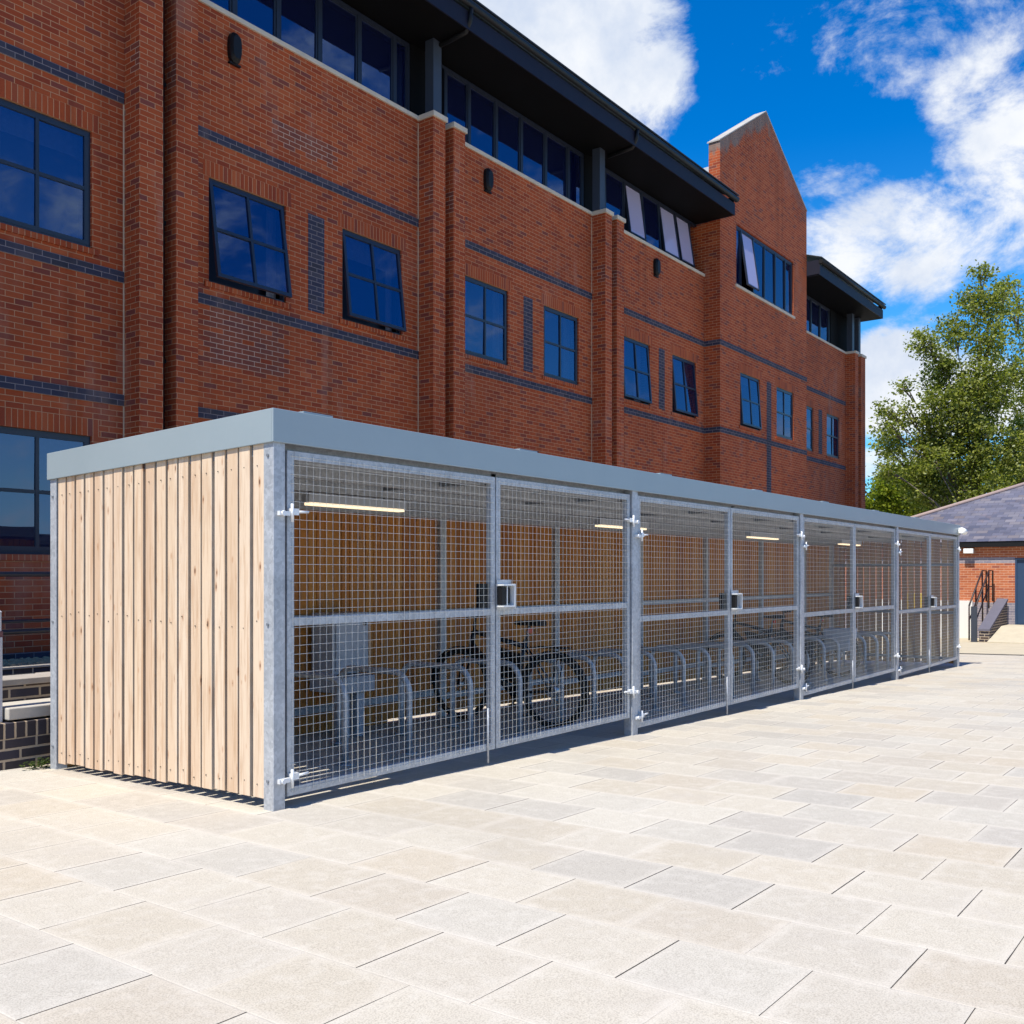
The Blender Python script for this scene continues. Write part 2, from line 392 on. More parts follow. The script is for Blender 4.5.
right_ops = [(28.3,29.7,ZS,ZH), (31.03,32.37,ZS,ZH)]
gable_ops = [(22.55,23.95,ZS,ZH), (25.22,26.62,ZS,ZH), (22.28,26.6,9.50,11.22)]
GX0, GX1 = 21.23, 27.75
mb = MB()
wall(mb, -8, GX0, -1, 9.54, Y0, main_ops)
wall(mb, GX1, 34.2, -1, 9.54, Y0, right_ops)
mb.quad((34.2,Y0,-1),(34.2,20,-1),(34.2,20,9.54),(34.2,Y0,9.54))
mb.quad((34.2,20,-1),(-8,20,-1),(-8,20,9.54),(34.2,20,9.54))
mb.quad((-8,20,-1),(-8,Y0,-1),(-8,Y0,9.54),(-8,20,9.54))
mb.build('wall', M['brick'], bld)
mb = MB()
wall(mb, GX0, GX1, -1, 13.2, YG, gable_ops)
AX, AZ = 24.4, 15.16
mb.poly([(GX0,YG,13.2),(GX1,YG,13.2),(AX,YG,AZ)])
B = YG+.34
for X, s in ((GX0, 1), (GX1, -1)):
    mb.quad((X,20,-1),(X,YG,-1),(X,YG,11.03),(X,20,11.03))
    mb.quad((X,B,11.03),(X,YG,11.03),(X,YG,13.2),(X,B,13.2))
mb.poly([(GX1,B,9.5),(GX0,B,9.5),(GX0,B,13.2),(AX,B,AZ),(GX1,B,13.2)])
mb.build('gable_wall', M['gbrick'], bld)
# coping of the gable and its weathered stain
mb = MB()
for (xa, za), (xb, zb) in (((GX0-.03,13.19),(AX,AZ+.01)), ((AX,AZ+.01),(GX1+.03,13.19))):
    t = .035
    mb.hexa([(xa,YG-.012,za),(xb,YG-.012,zb),(xb,B+.035,zb),(xa,B+.035,za),(xa,YG-.012,za+t),(xb,YG-.012,zb+t),(xb,B+.035,zb+t),(xa,B+.035,za+t)])

mb.build('gable_coping', concrete('gable_coping_stone', (.40,.37,.34), .35), bld)
# pilasters in pairs with caps
PIL = [(3.82,4.17),(4.37,4.72),(9.62,9.95),(10.18,10.51),(15.47,15.76),(15.98,16.30),(33.05,33.40),(33.75,34.24)]
for a, b in PIL:
    mb = MB(); mb.box(a, b, YP, Y0+.02, -1, 9.53); mb.build('pilaster', M['brick'], bld)
for a, b in ((4.17,4.37),(9.95,10.18),(15.76,15.98),(33.40,33.75)):
    mb = MB(); mb.box(a-.01, b+.01, Y0-.09, Y0+.02, -1, 9.53); mb.build('pilaster_recess', M['brick'], bld)
for a, b in ((-8,3.80),(4.74,9.60),(10.53,15.45),(16.32,GX0-.002),(GX1+.002,33.03)):
    mb = MB(); mb.box(a, b, Y0-.035, 8.05, 9.54, 9.615); mb.build('stone_coping', M['stone'], bld, .006)
for a, b in PIL:
    mb = MB(); mb.box(a-.03, b+.03, YP-.04, 8.05, 9.532, 9.625); mb.build('stone_cap', M['stone'], bld, .006)
# stone sill below the wide gable window, brick sills and soldier courses
mb = MB(); mb.box(22.22, 26.66, YG-.04, YG+.1, 9.43, 9.502); mb.build('stone_sill', M['stone'], bld)
for (x0, x1, z0, z1), Y in [(o, Y0) for o in main_ops+right_ops]+[(o, YG) for o in gable_ops[:2]]:
    mb = MB(); mb.box(x0-.08, x1+.08, Y-.030, Y+.10, z0-.075, z0-.001); mb.build('brick_sill', M['soldier'], bld)
    mb = MB(); mb.box(x0-.10, x1+.10, Y-.003, Y+.09, z1+.001, z1+.225); mb.build('soldier_course', M['soldier'], bld)
# blue brick bands and vertical strips
segs = [(-8,3.81,Y0),(4.73,9.61,Y0),(10.52,15.46,Y0),(16.31,GX0-.01,Y0),(GX0-.012,GX1+.012,YG),(GX1+.014,33.04,Y0)]
for zc in (7.605, 5.205, 3.555):
    for a, b, Y in segs:
        mb = MB(); mb.box(a, b, Y-.014, Y+.05, zc, zc+.15); mb.build('blue_brick_band', M['blue'], bld)
    mb = MB(); mb.box(GX0-.014, GX0+.02, YG-.0145, Y0-.015, zc+.001, zc+.149); mb.build('blue_brick_band', M['blue'], bld)
for a, b, Y, z0 in ((7.02,7.36,Y0,ZS),(12.83,13.15,Y0,ZS),(18.64,18.95,Y0,ZS),(24.45,24.80,YG,-.8),(30.2,30.55,Y0,ZS)):
    mb = MB(); mb.box(a, b, Y-.006, Y+.03, z0, ZH+.02); mb.build('blue_brick_panel', M['blue'], bld)
for x in (3.80, 9.60, 15.45):
    mb = MB(); mb.box(x, x+.02, Y0-.004, Y0+.01, -1, 7.6 if x < 9 else 9.5); mb.build('movement_joint', M['cream'], bld)
# casement windows
def sash_boxes(mf, mp, x0, x1, z0, z1, Y, cols=2, rows=2, fw=.055, mw=.045):
    mf.box(x0, x1, Y, Y+.05, z0, z0+fw); mf.box(x0, x1, Y, Y+.05, z1-fw, z1)
    mf.box(x0, x0+fw, Y, Y+.05, z0+fw, z1-fw); mf.box(x1-fw, x1, Y, Y+.05, z0+fw, z1-fw)
    for i in range(1, cols):
        x = x0+(x1-x0)*i/cols; mf.box(x-mw/2, x+mw/2, Y, Y+.05, z0+fw, z1-fw)
    for j in range(1, rows):
        z = z0+(z1-z0)*j/rows; mf.box(x0+fw, x1-fw, Y+.002, Y+.048, z-mw/2, z+mw/2)
    for i in range(cols):
        for j in range(rows):
            a = x0+(x1-x0)*i/cols; b = x0+(x1-x0)*(i+1)/cols; c = z0+(z1-z0)*j/rows; d = z0+(z1-z0)*(j+1)/rows
            k1, k2 = random.uniform(-.005,.005)*min(1, b-a), random.uniform(-.005,.005)   # each pane sits a hair out of true
            mp.quad((a+.01,Y+.022-k1-k2,c+.01),(b-.01,Y+.022+k1-k2,c+.01),(b-.01,Y+.022+k1+k2,d-.01),(a+.01,Y+.022-k1+k2,d-.01))
def window(x0, x1, z0, z1, Y, tilt=0, cols=2, rows=2, label=None, cur=None):
    f = MB(); e = .002; y = Y+.035; t = .03
    f.box(x0+e, x0+t, y, y+.08, z0+e, z1-e); f.box(x1-t, x1-e, y, y+.08, z0+e, z1-e)
    f.box(x0+t, x1-t, y, y+.08, z0+e, z0+.045); f.box(x0+t, x1-t, y, y+.08, z1-t, z1-e)
    f.quad((x0,y+.30,z0),(x1,y+.30,z0),(x1,y+.30,z1),(x0,y+.30,z1))
    w = f.build('window', M['navy'], bld)
    if label: w['label'] = label
    if cur:
        c = MB()
        for a, b, d in cur:      # hanging curtain or blind: from a to b of the width, down to d of the height
            xa, xb = x0+(x1-x0)*a, x0+(x1-x0)*b; n = max(2, int((xb-xa)/.05)); zb = z1-(z1-z0)*d
            for i in range(n):
                p, q = xa+(xb-xa)*i/n, xa+(xb-xa)*(i+1)/n
                yy = y+.20; o = .015 if b-a < .6 else .003
                c.quad((p,yy+o*(i%2),zb),(q,yy+o*((i+1)%2),zb),(q,yy+o*((i+1)%2),z1),(p,yy+o*(i%2),z1))
        c.build('curtain', M['curtain'], w)
    mf, mp = MB(), MB(); sash_boxes(mf, mp, x0+t, x1-t, z0+.045, z1-t, y-.006, cols, rows)
    if tilt:
        for q in (mf, mp): q.rot((0, y-.006, z1-t), 'X', -R(tilt))
    mf.build('sash', M['navy'], w); mp.build('pane', M['glass'], w)
OPEN = 'window tilted open at the bottom'
CUR = [[(.0,1,.20)], [(.55,1,.30)], [(.86,1,1)], [(.0,.98,.25),(.88,1,1)], [(.84,1,1)], [(.80,1,1)], [(.72,.95,1)], [(.0,1,.4)]]
for o, t, cu in zip(main_ops, (0,0,8.5,7,0,0,4.5,5), CUR): window(*o, Y0, t, label=OPEN if t else None, cur=cu)
for o in right_ops: window(*o, Y0)
window(*gable_ops[0], YG, 4, label=OPEN, cur=[(.0,1,.15)]); window(*gable_ops[1], YG)
# ribbon windows under the eaves: fixed frame, lights, some tilted
def ribbon(x0, x1, z0, z1, Y, edges, tilts, bw=.07, pale_pane=()):
    f = MB(); f.box(x0, x1, Y, Y+.09, z0, z0+.06); f.box(x0, x1, Y, Y+.09, z1-.06, z1)
    for e in edges: f.box(e-bw/2, e+bw/2, Y-.004, Y+.086, z0+.06, z1-.06)
    f.quad((x0,Y+.3,z0),(x1,Y+.3,z0),(x1,Y+.3,z1),(x0,Y+.3,z1))
    w = f.build('window', M['navy'], bld)
    for a, b, t in zip(edges, edges[1:], tilts):
        mf, mp = MB(), MB(); sash_boxes(mf, mp, a+bw/2, b-bw/2, z0+.06, z1-.06, Y+.012, 1, 1, .035)
        if t:
            for q in (mf, mp): q.rot((0, Y, z1-.06), 'X', -R(t))
        mf.build('sash', M['navy'], w); o = mp.build('pane', M['pale_pane'] if edges.index(a) in pale_pane else M['glass'], w)
        if edges.index(a) in pale_pane: o['label'] = 'pane of a pale lilac colour'
RZ0, RZ1 = 9.63, 11.02
ribbon(-8, 3.7, RZ0, RZ1, 8.02, [-7.9+.89*i for i in range(14)], [0]*13)
ribbon(4.8, 9.62, RZ0, RZ1, 8.02, [4.90,5.76,6.60,7.46,8.36,9.23,9.60], [0]*6)
ribbon(10.5, 15.46, RZ0, RZ1, 8.02, [10.62,11.33,12.20,13.06,13.95,14.84,15.44], [0]*6)
ribbon(16.3, 21.2, RZ0, RZ1, 8.02, [16.4,17.30,18.16,19.06,19.96,20.80], [0,8,5,8,9], pale_pane=(1,3,4))
ribbon(27.8, 33.1, RZ0, RZ1, 8.02, [28.3,29.2,30.1,31.0,31.9], [0]*4)
w = gable_ops[2]
ribbon(w[0]+.01, w[1]-.01, w[2]+.01, w[3]-.01, YG+.04, [w[0]+.05,w[0]+.42,w[0]+1.30,w[0]+2.12,w[0]+2.95,w[0]+3.75,w[1]-.05], [0,8,0,0,0,0], .06, pale_pane=(1,))
# back wall of the ribbon, soffit, columns, fascia, gutter, roof
mb = MB()
for a, b in ((-8,GX0-.005),(GX1+.005,34.0)): mb.box(a, b, 8.34, 8.40, 9.6, 11.06)
for a, b in ((3.7,4.8),(9.62,10.5),(15.46,16.3),(32.0,33.95)): mb.box(a, b, 8.0, 8.3, 9.626, 11.04)
mb.build('dark_cladding', M['soffit'], bld)
for x in (4.27, 9.87, 15.54, 33.2, 33.95):
    mb = MB(); mb.box(x-.11, x+.11, 7.56, 7.76, 9.626, 11.04); mb.build('steel_column', M['colgrey'], bld)
for a, b in ((-8.3, GX0-.004), (GX1+.004, 34.57)):
    mb = MB(); mb.box(a, b, 6.91, 8.6, 11.045, 11.075); mb.build('soffit', M['soffit'], bld)
    mb = MB(); mb.box(a, b, 6.88, 6.908, 11.04, 11.36); mb.box(a, a+.028, 6.909, 8.4, 11.04, 11.54); mb.box(b-.028, b, 6.909, 8.4, 11.04, 11.54)
    mb.build('eave_fascia', M['eavemetal'], bld)
    mb = MB(); mb.tube([(a-.02,6.845,11.47),(b+.05,6.845,11.47)], .075, 10); mb.build('gutter', M['black'], bld)
    mb = MB()
    mb.hexa([(a-.05,6.80,11.57),(b+.1,6.80,11.57),(b+.1,14,14.0),(a-.05,14,14.0),(a-.05,6.80,11.60),(b+.1,6.80,11.60),(b+.1,14,14.03),(a-.05,14,14.03)])
    mb.hexa([(a-.05,14,14.0),(b+.1,14,14.0),(b+.1,20.5,11.57),(a-.05,20.5,11.57),(a-.05,14,14.03),(b+.1,14,14.03),(b+.1,20.5,11.60),(a-.05,20.5,11.60)])
    mb.box(a+.3, b-.3, 8.5, 20, 9.55, 11.03)
    mb.build('roof', M['darkroof'], bld)
mb = MB(); q_ = 1.1; mb.hexa([(GX0,B,13.0-q_),(AX,B,AZ-.1-q_),(AX,18,AZ-.1-q_),(GX0,18,13.0-q_),(GX0,B,13.05-q_),(AX,B,AZ-.05-q_),(AX,18,AZ-.05-q_),(GX0,18,13.05-q_)])
mb.hexa([(AX,B,AZ-.1-q_),(GX1,B,13.0-q_),(GX1,18,13.0-q_),(AX,18,AZ-.1-q_),(AX,B,AZ-.05-q_),(GX1,B,13.05-q_),(GX1,18,13.05-q_),(AX,18,AZ-.05-q_)])
mb.build('gable_roof', M['roofing'], bld)
for x in (9.95, 15.86):
    mb = MB(); mb.tube([(x,6.83,11.40),(x,6.85,11.2),(x,6.95,11.02),(x,7.60,10.98)], .045, 8); mb.build('rainwater_pipe', M['black'], bld)
mb = MB(); mb.tube([(4.27,7.655,-.5),(4.27,7.655,9.5)], .055, 12)
for z in (2.3,4.2,6.1,8.0): mb.box(4.205, 4.335, 7.62, 7.71, z, z+.05)
mb.build('downpipe', M['black'], bld)
# bulkhead lights on the facade
for x, txt in ((5.57,'black oval bulkhead light on the brick wall nearest the downpipe'), (11.6,'black oval bulkhead light on the brick wall in the middle bay'), (18.45,'black oval bulkhead light on the brick wall next to the gable')):
    t = thing('wall_light', (x, Y0, 9.1), txt, 'wall light', 'bulkhead lights below the eaves windows')
    mb = MB(); n = 12
    pts = [(x+.10*math.copysign(abs(math.cos(2*math.pi*i/20))**.7, math.cos(2*math.pi*i/20)), 9.1+.225*math.copysign(abs(math.sin(2*math.pi*i/20))**.7, math.sin(2*math.pi*i/20))) for i in range(20)]
    for (ya, ka), (yb, kb) in (((Y0-.001,1),(Y0-.07,1)), ((Y0-.07,1),(Y0-.12,.75))):
        for i in range(20):
            a, b = pts[i], pts[(i+1) % 20]
            q = lambda p, k, y: (x+(p[0]-x)*k, y, 9.1+(p[1]-9.1)*k)
            mb.quad(q(a,ka,ya), q(b,ka,ya), q(b,kb,yb), q(a,kb,yb))
    mb.poly([(x+(p[0]-x)*.75, Y0-.12, 9.1+(p[1]-9.1)*.75) for p in pts])
    mb.build('housing', M['black'], t)
    mb = MB(); mb.box(x-.09, x+.11, Y0-.05, Y0-.002, 8.86, 8.885); mb.build('drip_tray', M['black'], t)

# ---------------------------------------------------------------- bike shelter
L = 15.72; W = 2.39; ZT = 2.2
sh = thing('bike_shelter', (7.9, 1.2, -.2), 'long flat roofed bike shelter with pale timber end and galvanised mesh gates', 'bike shelter')
def rz(y): return -.0276*y                       # roof fall towards the back
POST = [.04, 3.92, 7.86, 11.80, L-.04]
mb = MB()
for i, x in enumerate(POST):
    hw = .04 if i in (0, 4) else .045
    mb = MB(); mb.box(x-hw, x+hw, 0, .085, gz(x,0)-.05, 2.03); mb.build('post', M['galv'], sh, .003)
for i in range(9):
    x = [.04, 2.05, 4.05, 6.1, 8.1, 10.1, 12.2, 14.2, L-.04][i]
    mb = MB(); mb.box(x-.04, x+.04, W-.08, W, gz(x,W)-.05, 2.03+rz(W)); mb.build('post', M['galv'], sh, .003)
# bolts on the corner posts
mb = MB()
for y in (.045, W-.04):
    for z in (1.95+rz(y), 1.02, .16): mb.disc((-.002, y, z+(gz(0,y))), (1,0,0), .009, .012, 8)
mb.build('post_bolts', M['dullgalv'], sh)
# fascia
e = .016; H = .184
mb = MB()
def fz(y): return ZT+rz(y)
def plate(xa, xb, ya, yb):
    mb.hexa([(xa,ya,fz(ya)-H),(xb,ya,fz(ya)-H),(xb,yb,fz(yb)-H),(xa,yb,fz(yb)-H),(xa,ya,fz(ya)),(xb,ya,fz(ya)),(xb,yb,fz(yb)),(xa,yb,fz(yb))])
plate(-e, L+e, -e, -e+.014); plate(-e, -e+.014, -e+.0145, W+e); plate(L+e-.014, L+e, -e+.0145, W+e); plate(-e+.0145, L+e-.0145, W+e-.014, W+e)
mb.build('fascia', M['fascia'], sh, .003)
# fascia joint straps on top, light brackets
for x in (.33, 2.37, 4.5, 6.6, 8.7, 10.8, 12.9):
    mb = MB(); mb.box(x-.11, x+.11, .01, .12, ZT-.03, ZT+.016); mb.build('roof_clip', M['fascia'], sh)
# corrugated roof deck
mb = MB(); n = 160
for i in range(n):
    x0, x1 = L*i/n, L*(i+1)/n
    a = .018 if i % 4 in (0, 1) else -.018; b = .018 if (i+1) % 4 in (0, 1) else -.018
    mb.quad((x0,.0,ZT-.07+a),(x1,.0,ZT-.07+b),(x1,W,ZT-.07+rz(W)+b),(x0,W,ZT-.07+rz(W)+a))
mb.build('roof_deck', M['roofing'], sh)
for y in (.12, .62, 1.2, 1.78, 2.27):
    mb = MB(); mb.box(.05, L-.05, y-.03, y+.03, 1.93+rz(y), 2.07+rz(y)); mb.build('roof_beam', M['galv'], sh)
for x in POST+[2.05,6.1,10.1,14.2]:
    mb = MB(); mb.box(x-.025, x+.025, .09, W-.09, 1.985+rz(1.2), 2.05+rz(1.2)); mb.build('roof_beam', M['dullgalv'], sh)
mb = MB(); mb.box(.09, L-.09, W-.10, W-.03, 1.86, 1.93); mb.build('roof_beam', M['galv'], sh)
# timber end walls and back wall
def slats(name, X0, X1, seed, gap=.023, mat='wood_end'):
    mb = MB(); rs = random.Random(seed)
    n = 19; p = (W-.085-.080)/n
    for i in range(n):
        y0 = .086+p*i; y1 = y0+p-gap
        a = rs.uniform(-.0055,.0055); bz = .060-.027*(y0)+rs.uniform(-.008,.006) + (gz(X0,0) if X0 > 5 else 0)
        xo = rs.uniform(-.003,.003)
        mb.box(X0+xo, X1+xo, y0+a, y1+a, bz, 2.03+rz(y0))
    o = mb.build(name, M[mat], sh, .002)
    return o
slats('end_cladding', .002, .038, 3); slats('end_cladding', L-.036, L-.006, 4, .016, 'wood_far')
for X in (.040, L-.072):
    for z in (.14, .98, 1.86):
        mb = MB(); mb.box(X, X+.04, .09, W-.09, z+(gz(X,1)), z+.05+(gz(X,1))); mb.build('end_rail', M['dullgalv'], sh)
mb = MB(); rs = random.Random(5)
for z in (.17, .19):
    pass
for i in range(19):
    y = .086+(W-.165)/19*(i+.41)
    for z in (.13-.027*y+rs.uniform(-.02,.02), 1.02+rs.uniform(-.03,.03), 1.90+rz(y)):
        for dx in (-.004,): mb.disc((.000, y+rs.uniform(-.01,.01), z), (1,0,0), .0034, .006, 6)
mb.build('cladding_screw', M['screw'], sh)
mb = MB(); i = 0; x = .1
while x < L-.2:
    mb.box(x, x+.091, W-.026+rs.uniform(-.003,.003), W-.003, gz(x,W)+(-.02 if x < 3.3 else .036), 1.90+rs.uniform(-.004,.004)); x += .10
mb.build('back_cladding', M['wood_back'], sh)
mb = MB()
mb.box(.09, L-.09, W-.075, W-.030, .88, .94)
for a, b in zip([.04,2.05,4.05,6.1,8.1,10.1,12.2,14.2], [2.05,4.05,6.1,8.1,10.1,12.2,14.2,L]):
    z = gz((a+b)/2, W)+.20; mb.box(a+.05, b-.05, W-.078, W-.030, z, z+.06)
mb.build('back_rail', M['galv'], sh)

# gates
GB = [.058, -.047, -.158, -.250]; GM = [1.03, .905, .812, .725]
ORD = ['first', 'second', 'third', 'fourth']
def wire(mb, a, b, u, v):
    a, b, u, v = map(Vector, (a, b, u, v)); n = len(mb.v)
    for p in (a, b):
        for q in (u, v, -u, -v): mb.v.append(tuple(p+q))
    for j in range(4): mb.face((n+j, n+(j+1)%4, n+4+(j+1)%4, n+4+j))
def gate(x0, x1, zb, zm, hinge_left, bay):
    zt = 1.985; t = .05; y0, y1 = .018, .062
    f = MB(); f.box(x0, x0+t, y0, y1, zb, zt); f.box(x1-t, x1, y0, y1, zb, zt)
    f.box(x0+t, x1-t, y0, y1, zb, zb+t); f.box(x0+t, x1-t, y0, y1, zt-t, zt); f.box(x0+t, x1-t, y0+.001, y1-.001, zm-t/2, zm+t/2)
    g = f.build('gate', M['galv'], sh, .003)
    mesh = MB(); r = .00125; rs = random.Random(int(x0*100))
    n = int((x1-x0-.06)/.050)
    for i in range(n+1):
        x = x0+.035+(x1-x0-.07)*i/n; d = rs.uniform(-.0022,.0022)
        wire(mesh, (x+d, y0-.0048, zb+.02), (x+d, y0-.0048, zt-.02), (r,0,0), (0,r,0))
    n = int((zt-zb-.06)/.05)
    for i in range(n+1):
        z = zb+.03+(zt-zb-.06)*i/n; d = rs.uniform(-.0015,.0015)
        wire(mesh, (x0+.02, y0-.0018, z+d), (x1-.02, y0-.0018, z+d), (0,r,0), (0,0,r))
    mesh.build('mesh_panel', M['wire'], g)
    s = -1 if hinge_left else 1
    hx = x0 if hinge_left else x1
    for z in ((1.63 if hinge_left else 1.75), (zb+.10 if hinge_left else zb+.22)):
        h = MB()
        h.box(min(hx+s*.085,hx+s*.01), max(hx+s*.085,hx+s*.01), -.022, -.001, z-.012, z+.012)
        h.box(min(hx-s*.055,hx), max(hx-s*.055,hx), -.016, .017, z-.006, z+.030)
        h.tube([(hx-s*.004,-.020,z-.045),(hx-s*.004,-.020,z+.055)], .009, 8)
        h.tube([(hx-s*.05,-.006,z+.012),(hx-s*.13,-.006,z+.016)], .008, 8)
        h.disc((hx+s*.06,-.026,z), (0,1,0), .016, .014, 6)
        h.build('hinge', M['bright'], g)
    if not hinge_left:
        z0 = zm+.012; z1 = z0+.215; k = MB()
        k.box(x0-.005, x0+.165, y0-.010, y0-.007, z0, z1, 0)
        k.box(x0-.012, x0+.125, y0-.075, y0-.010, z0+.022, z0+.032, 1); k.box(x0-.012, x0+.125, y0-.075, y0-.010, z1-.042, z1-.032, 1)
        k.box(x0+.117, x0+.125, y0-.075, y0-.010, z0+.032, z1-.042, 1)
        k.box(x0+.150, x0+.158, y0-.055, y0-.010, z0+.01, z1-.03, 1)
        k.box(x0-.005, x0+.045, y0-.055, y0-.011, z0+.040, z1-.050, 2)
        k.box(x0+.070, x0+.10, y0-.045, y0-.011, z0+.045, z1-.055, 2)
        k.box(x0+.055, x0+.063, y0-.055, y0-.011, z0+.034, z1-.044, 1)
        k.build('lock_box', [M['galv'], M['bright'], M['black']], g)
    else:
        k = MB(); k.box(x1-.15, x1-.06, .03, .07, zm+.03, zm+.20); k.build('lock_case', M['black'], g)
        k = MB(); k.tube([(x1-.09,.012,zb+.30),(x1-.09,.012,zb-.085)], .008, 8); k.build('drop_bolt', M['galv'], g)
for b in range(4):
    a = POST[b]+(.04 if b == 0 else .045)+.030; c = POST[b+1]-(.04 if b == 3 else .045)-.014; mid = (a+c)/2
    gate(a, mid-.006, GB[b], GM[b], True, b); gate(mid+.006, c, GB[b], GM[b], False, b)

# strip lights in the shelter
for i, (x, lab) in enumerate(((1.26,'lit strip light over the timber end of the shelter, nearest of four'), (5.2,'second lit strip light along the shelter ceiling'), (9.05,'third lit strip light along the shelter ceiling'), (12.75,'farthest lit strip light near the shelter far end'))):
    t = thing('strip_light', (x+.55, 1.2, 1.86), lab, 'strip light', 'strip lights under the shelter roof')
    mb = MB(); mb.box(x, x+1.02, 1.16, 1.24, 1.818, 1.885); mb.box(x+.2, x+.24, 1.19, 1.21, 1.885, 1.93+rz(1.2)); mb.box(x+.8, x+.84, 1.19, 1.21, 1.885, 1.93+rz(1.2))
    mb.build('body', M['cab'], t)
    mb = MB(); mb.box(x+.02, x+1.0, 1.165, 1.235, 1.797, 1.8175); mb.build('diffuser', M['lamp'], t, .004)

# camera on the far fascia corner
t = thing('security_camera', (L, -.02, 2.08), 'small white security camera on the far corner of the shelter fascia', 'camera')
mb = MB(); mb.tube([(L-.22,-.085,2.10),(L+.02,-.085,2.08)], .055, 12); mb.box(L-.14, L-.06, -.07, -.017, 2.05, 2.15); mb.build('housing', M['white'], t)
mb = MB(); mb.tube([(L+.021,-.085,2.08),(L+.075,-.085,2.074)], .042, 12); mb.build('lens', M['black'], t)

# ---------------------------------------------------------------- hoops
HX = [1.33,1.99,2.72,3.40,4.04,4.61,5.20,5.83,6.50,7.15,7.79,8.43,9.08,9.80,10.38,11.05,11.7,12.36,13.0,13.66,14.28,14.9]
hp = MB(); r = .08
def hoop_pts():
    pts = [(0,0,-.03),(0,0,.25),(0,0,.46)]
    for k in range(1, 7):
        a = math.pi/2*k/6; pts.append((0, .16*(1-math.cos(a)), .46+.16*math.sin(a)))
    for k in range(0, 7):
        a = math.pi/2*k/6; pts.append((0, .62+.16*math.sin(a), .46+.16*math.cos(a)))
    pts += [(0,.78,.25),(0,.78,-.03)]
    return pts
hp.tube(hoop_pts(), .025, 12); hp.disc((0,0,.008), (0,0,1), .06, .014, 16); hp.disc((0,.78,.008), (0,0,1), .06, .014, 16)
ords = ['first','second','third','fourth','fifth','sixth','seventh','eighth','ninth','tenth','eleventh','twelfth','thirteenth','fourteenth','fifteenth','sixteenth','seventeenth','eighteenth','nineteenth','twentieth','twenty-first','twenty-second']
h0 = hp.build('bike_hoop', M['galv'])
for i, x in enumerate(HX):
    o = h0 if i == 0 else h0.copy()
    if i: col.objects.link(o)
    o.location = (x, .86, gz(x, 1.2))
    lab = '%s galvanised bike hoop from the timber clad near end of the shelter' % ords[i]
    if i == 0: lab = 'galvanised bike hoop nearest the timber end, in front of the cabinet'
    if i == len(HX)-1: lab = 'last galvanised bike hoop beside the far end wall of the shelter'
    tag(o, lab, 'bike hoop', 'bike hoops inside the shelter')

# cabinet at the back
zc = gz(2.5, 2.1)
t = thing('cabinet', (2.5, 2.1, zc), 'grey metal cabinet on legs against the back boards inside the shelter', 'cabinet')
mb = MB(); mb.box(2.27, 2.70, 2.02, 2.29, .43, .96); mb.build('body', M['cab'], t, .006)
mb = MB(); mb.box(2.30, 2.67, 2.004, 2.018, .46, .93); mb.build('door', M['cab'], t, .004)
mb = MB(); mb.disc((2.63, 1.998, .86), (0,1,0), .016, .02, 10); mb.build('lock', M['black'], t)
mb = MB(); mb.box(2.24, 2.62, 1.86, 2.28, .28, .42); mb.build('shelf_box', M['cab'], t, .006)
for x in (2.27, 2.44):
    mb = MB(); mb.box(x, x+.085, 1.90, 2.0, zc-.01, .278); mb.build('leg', M['cab'], t)

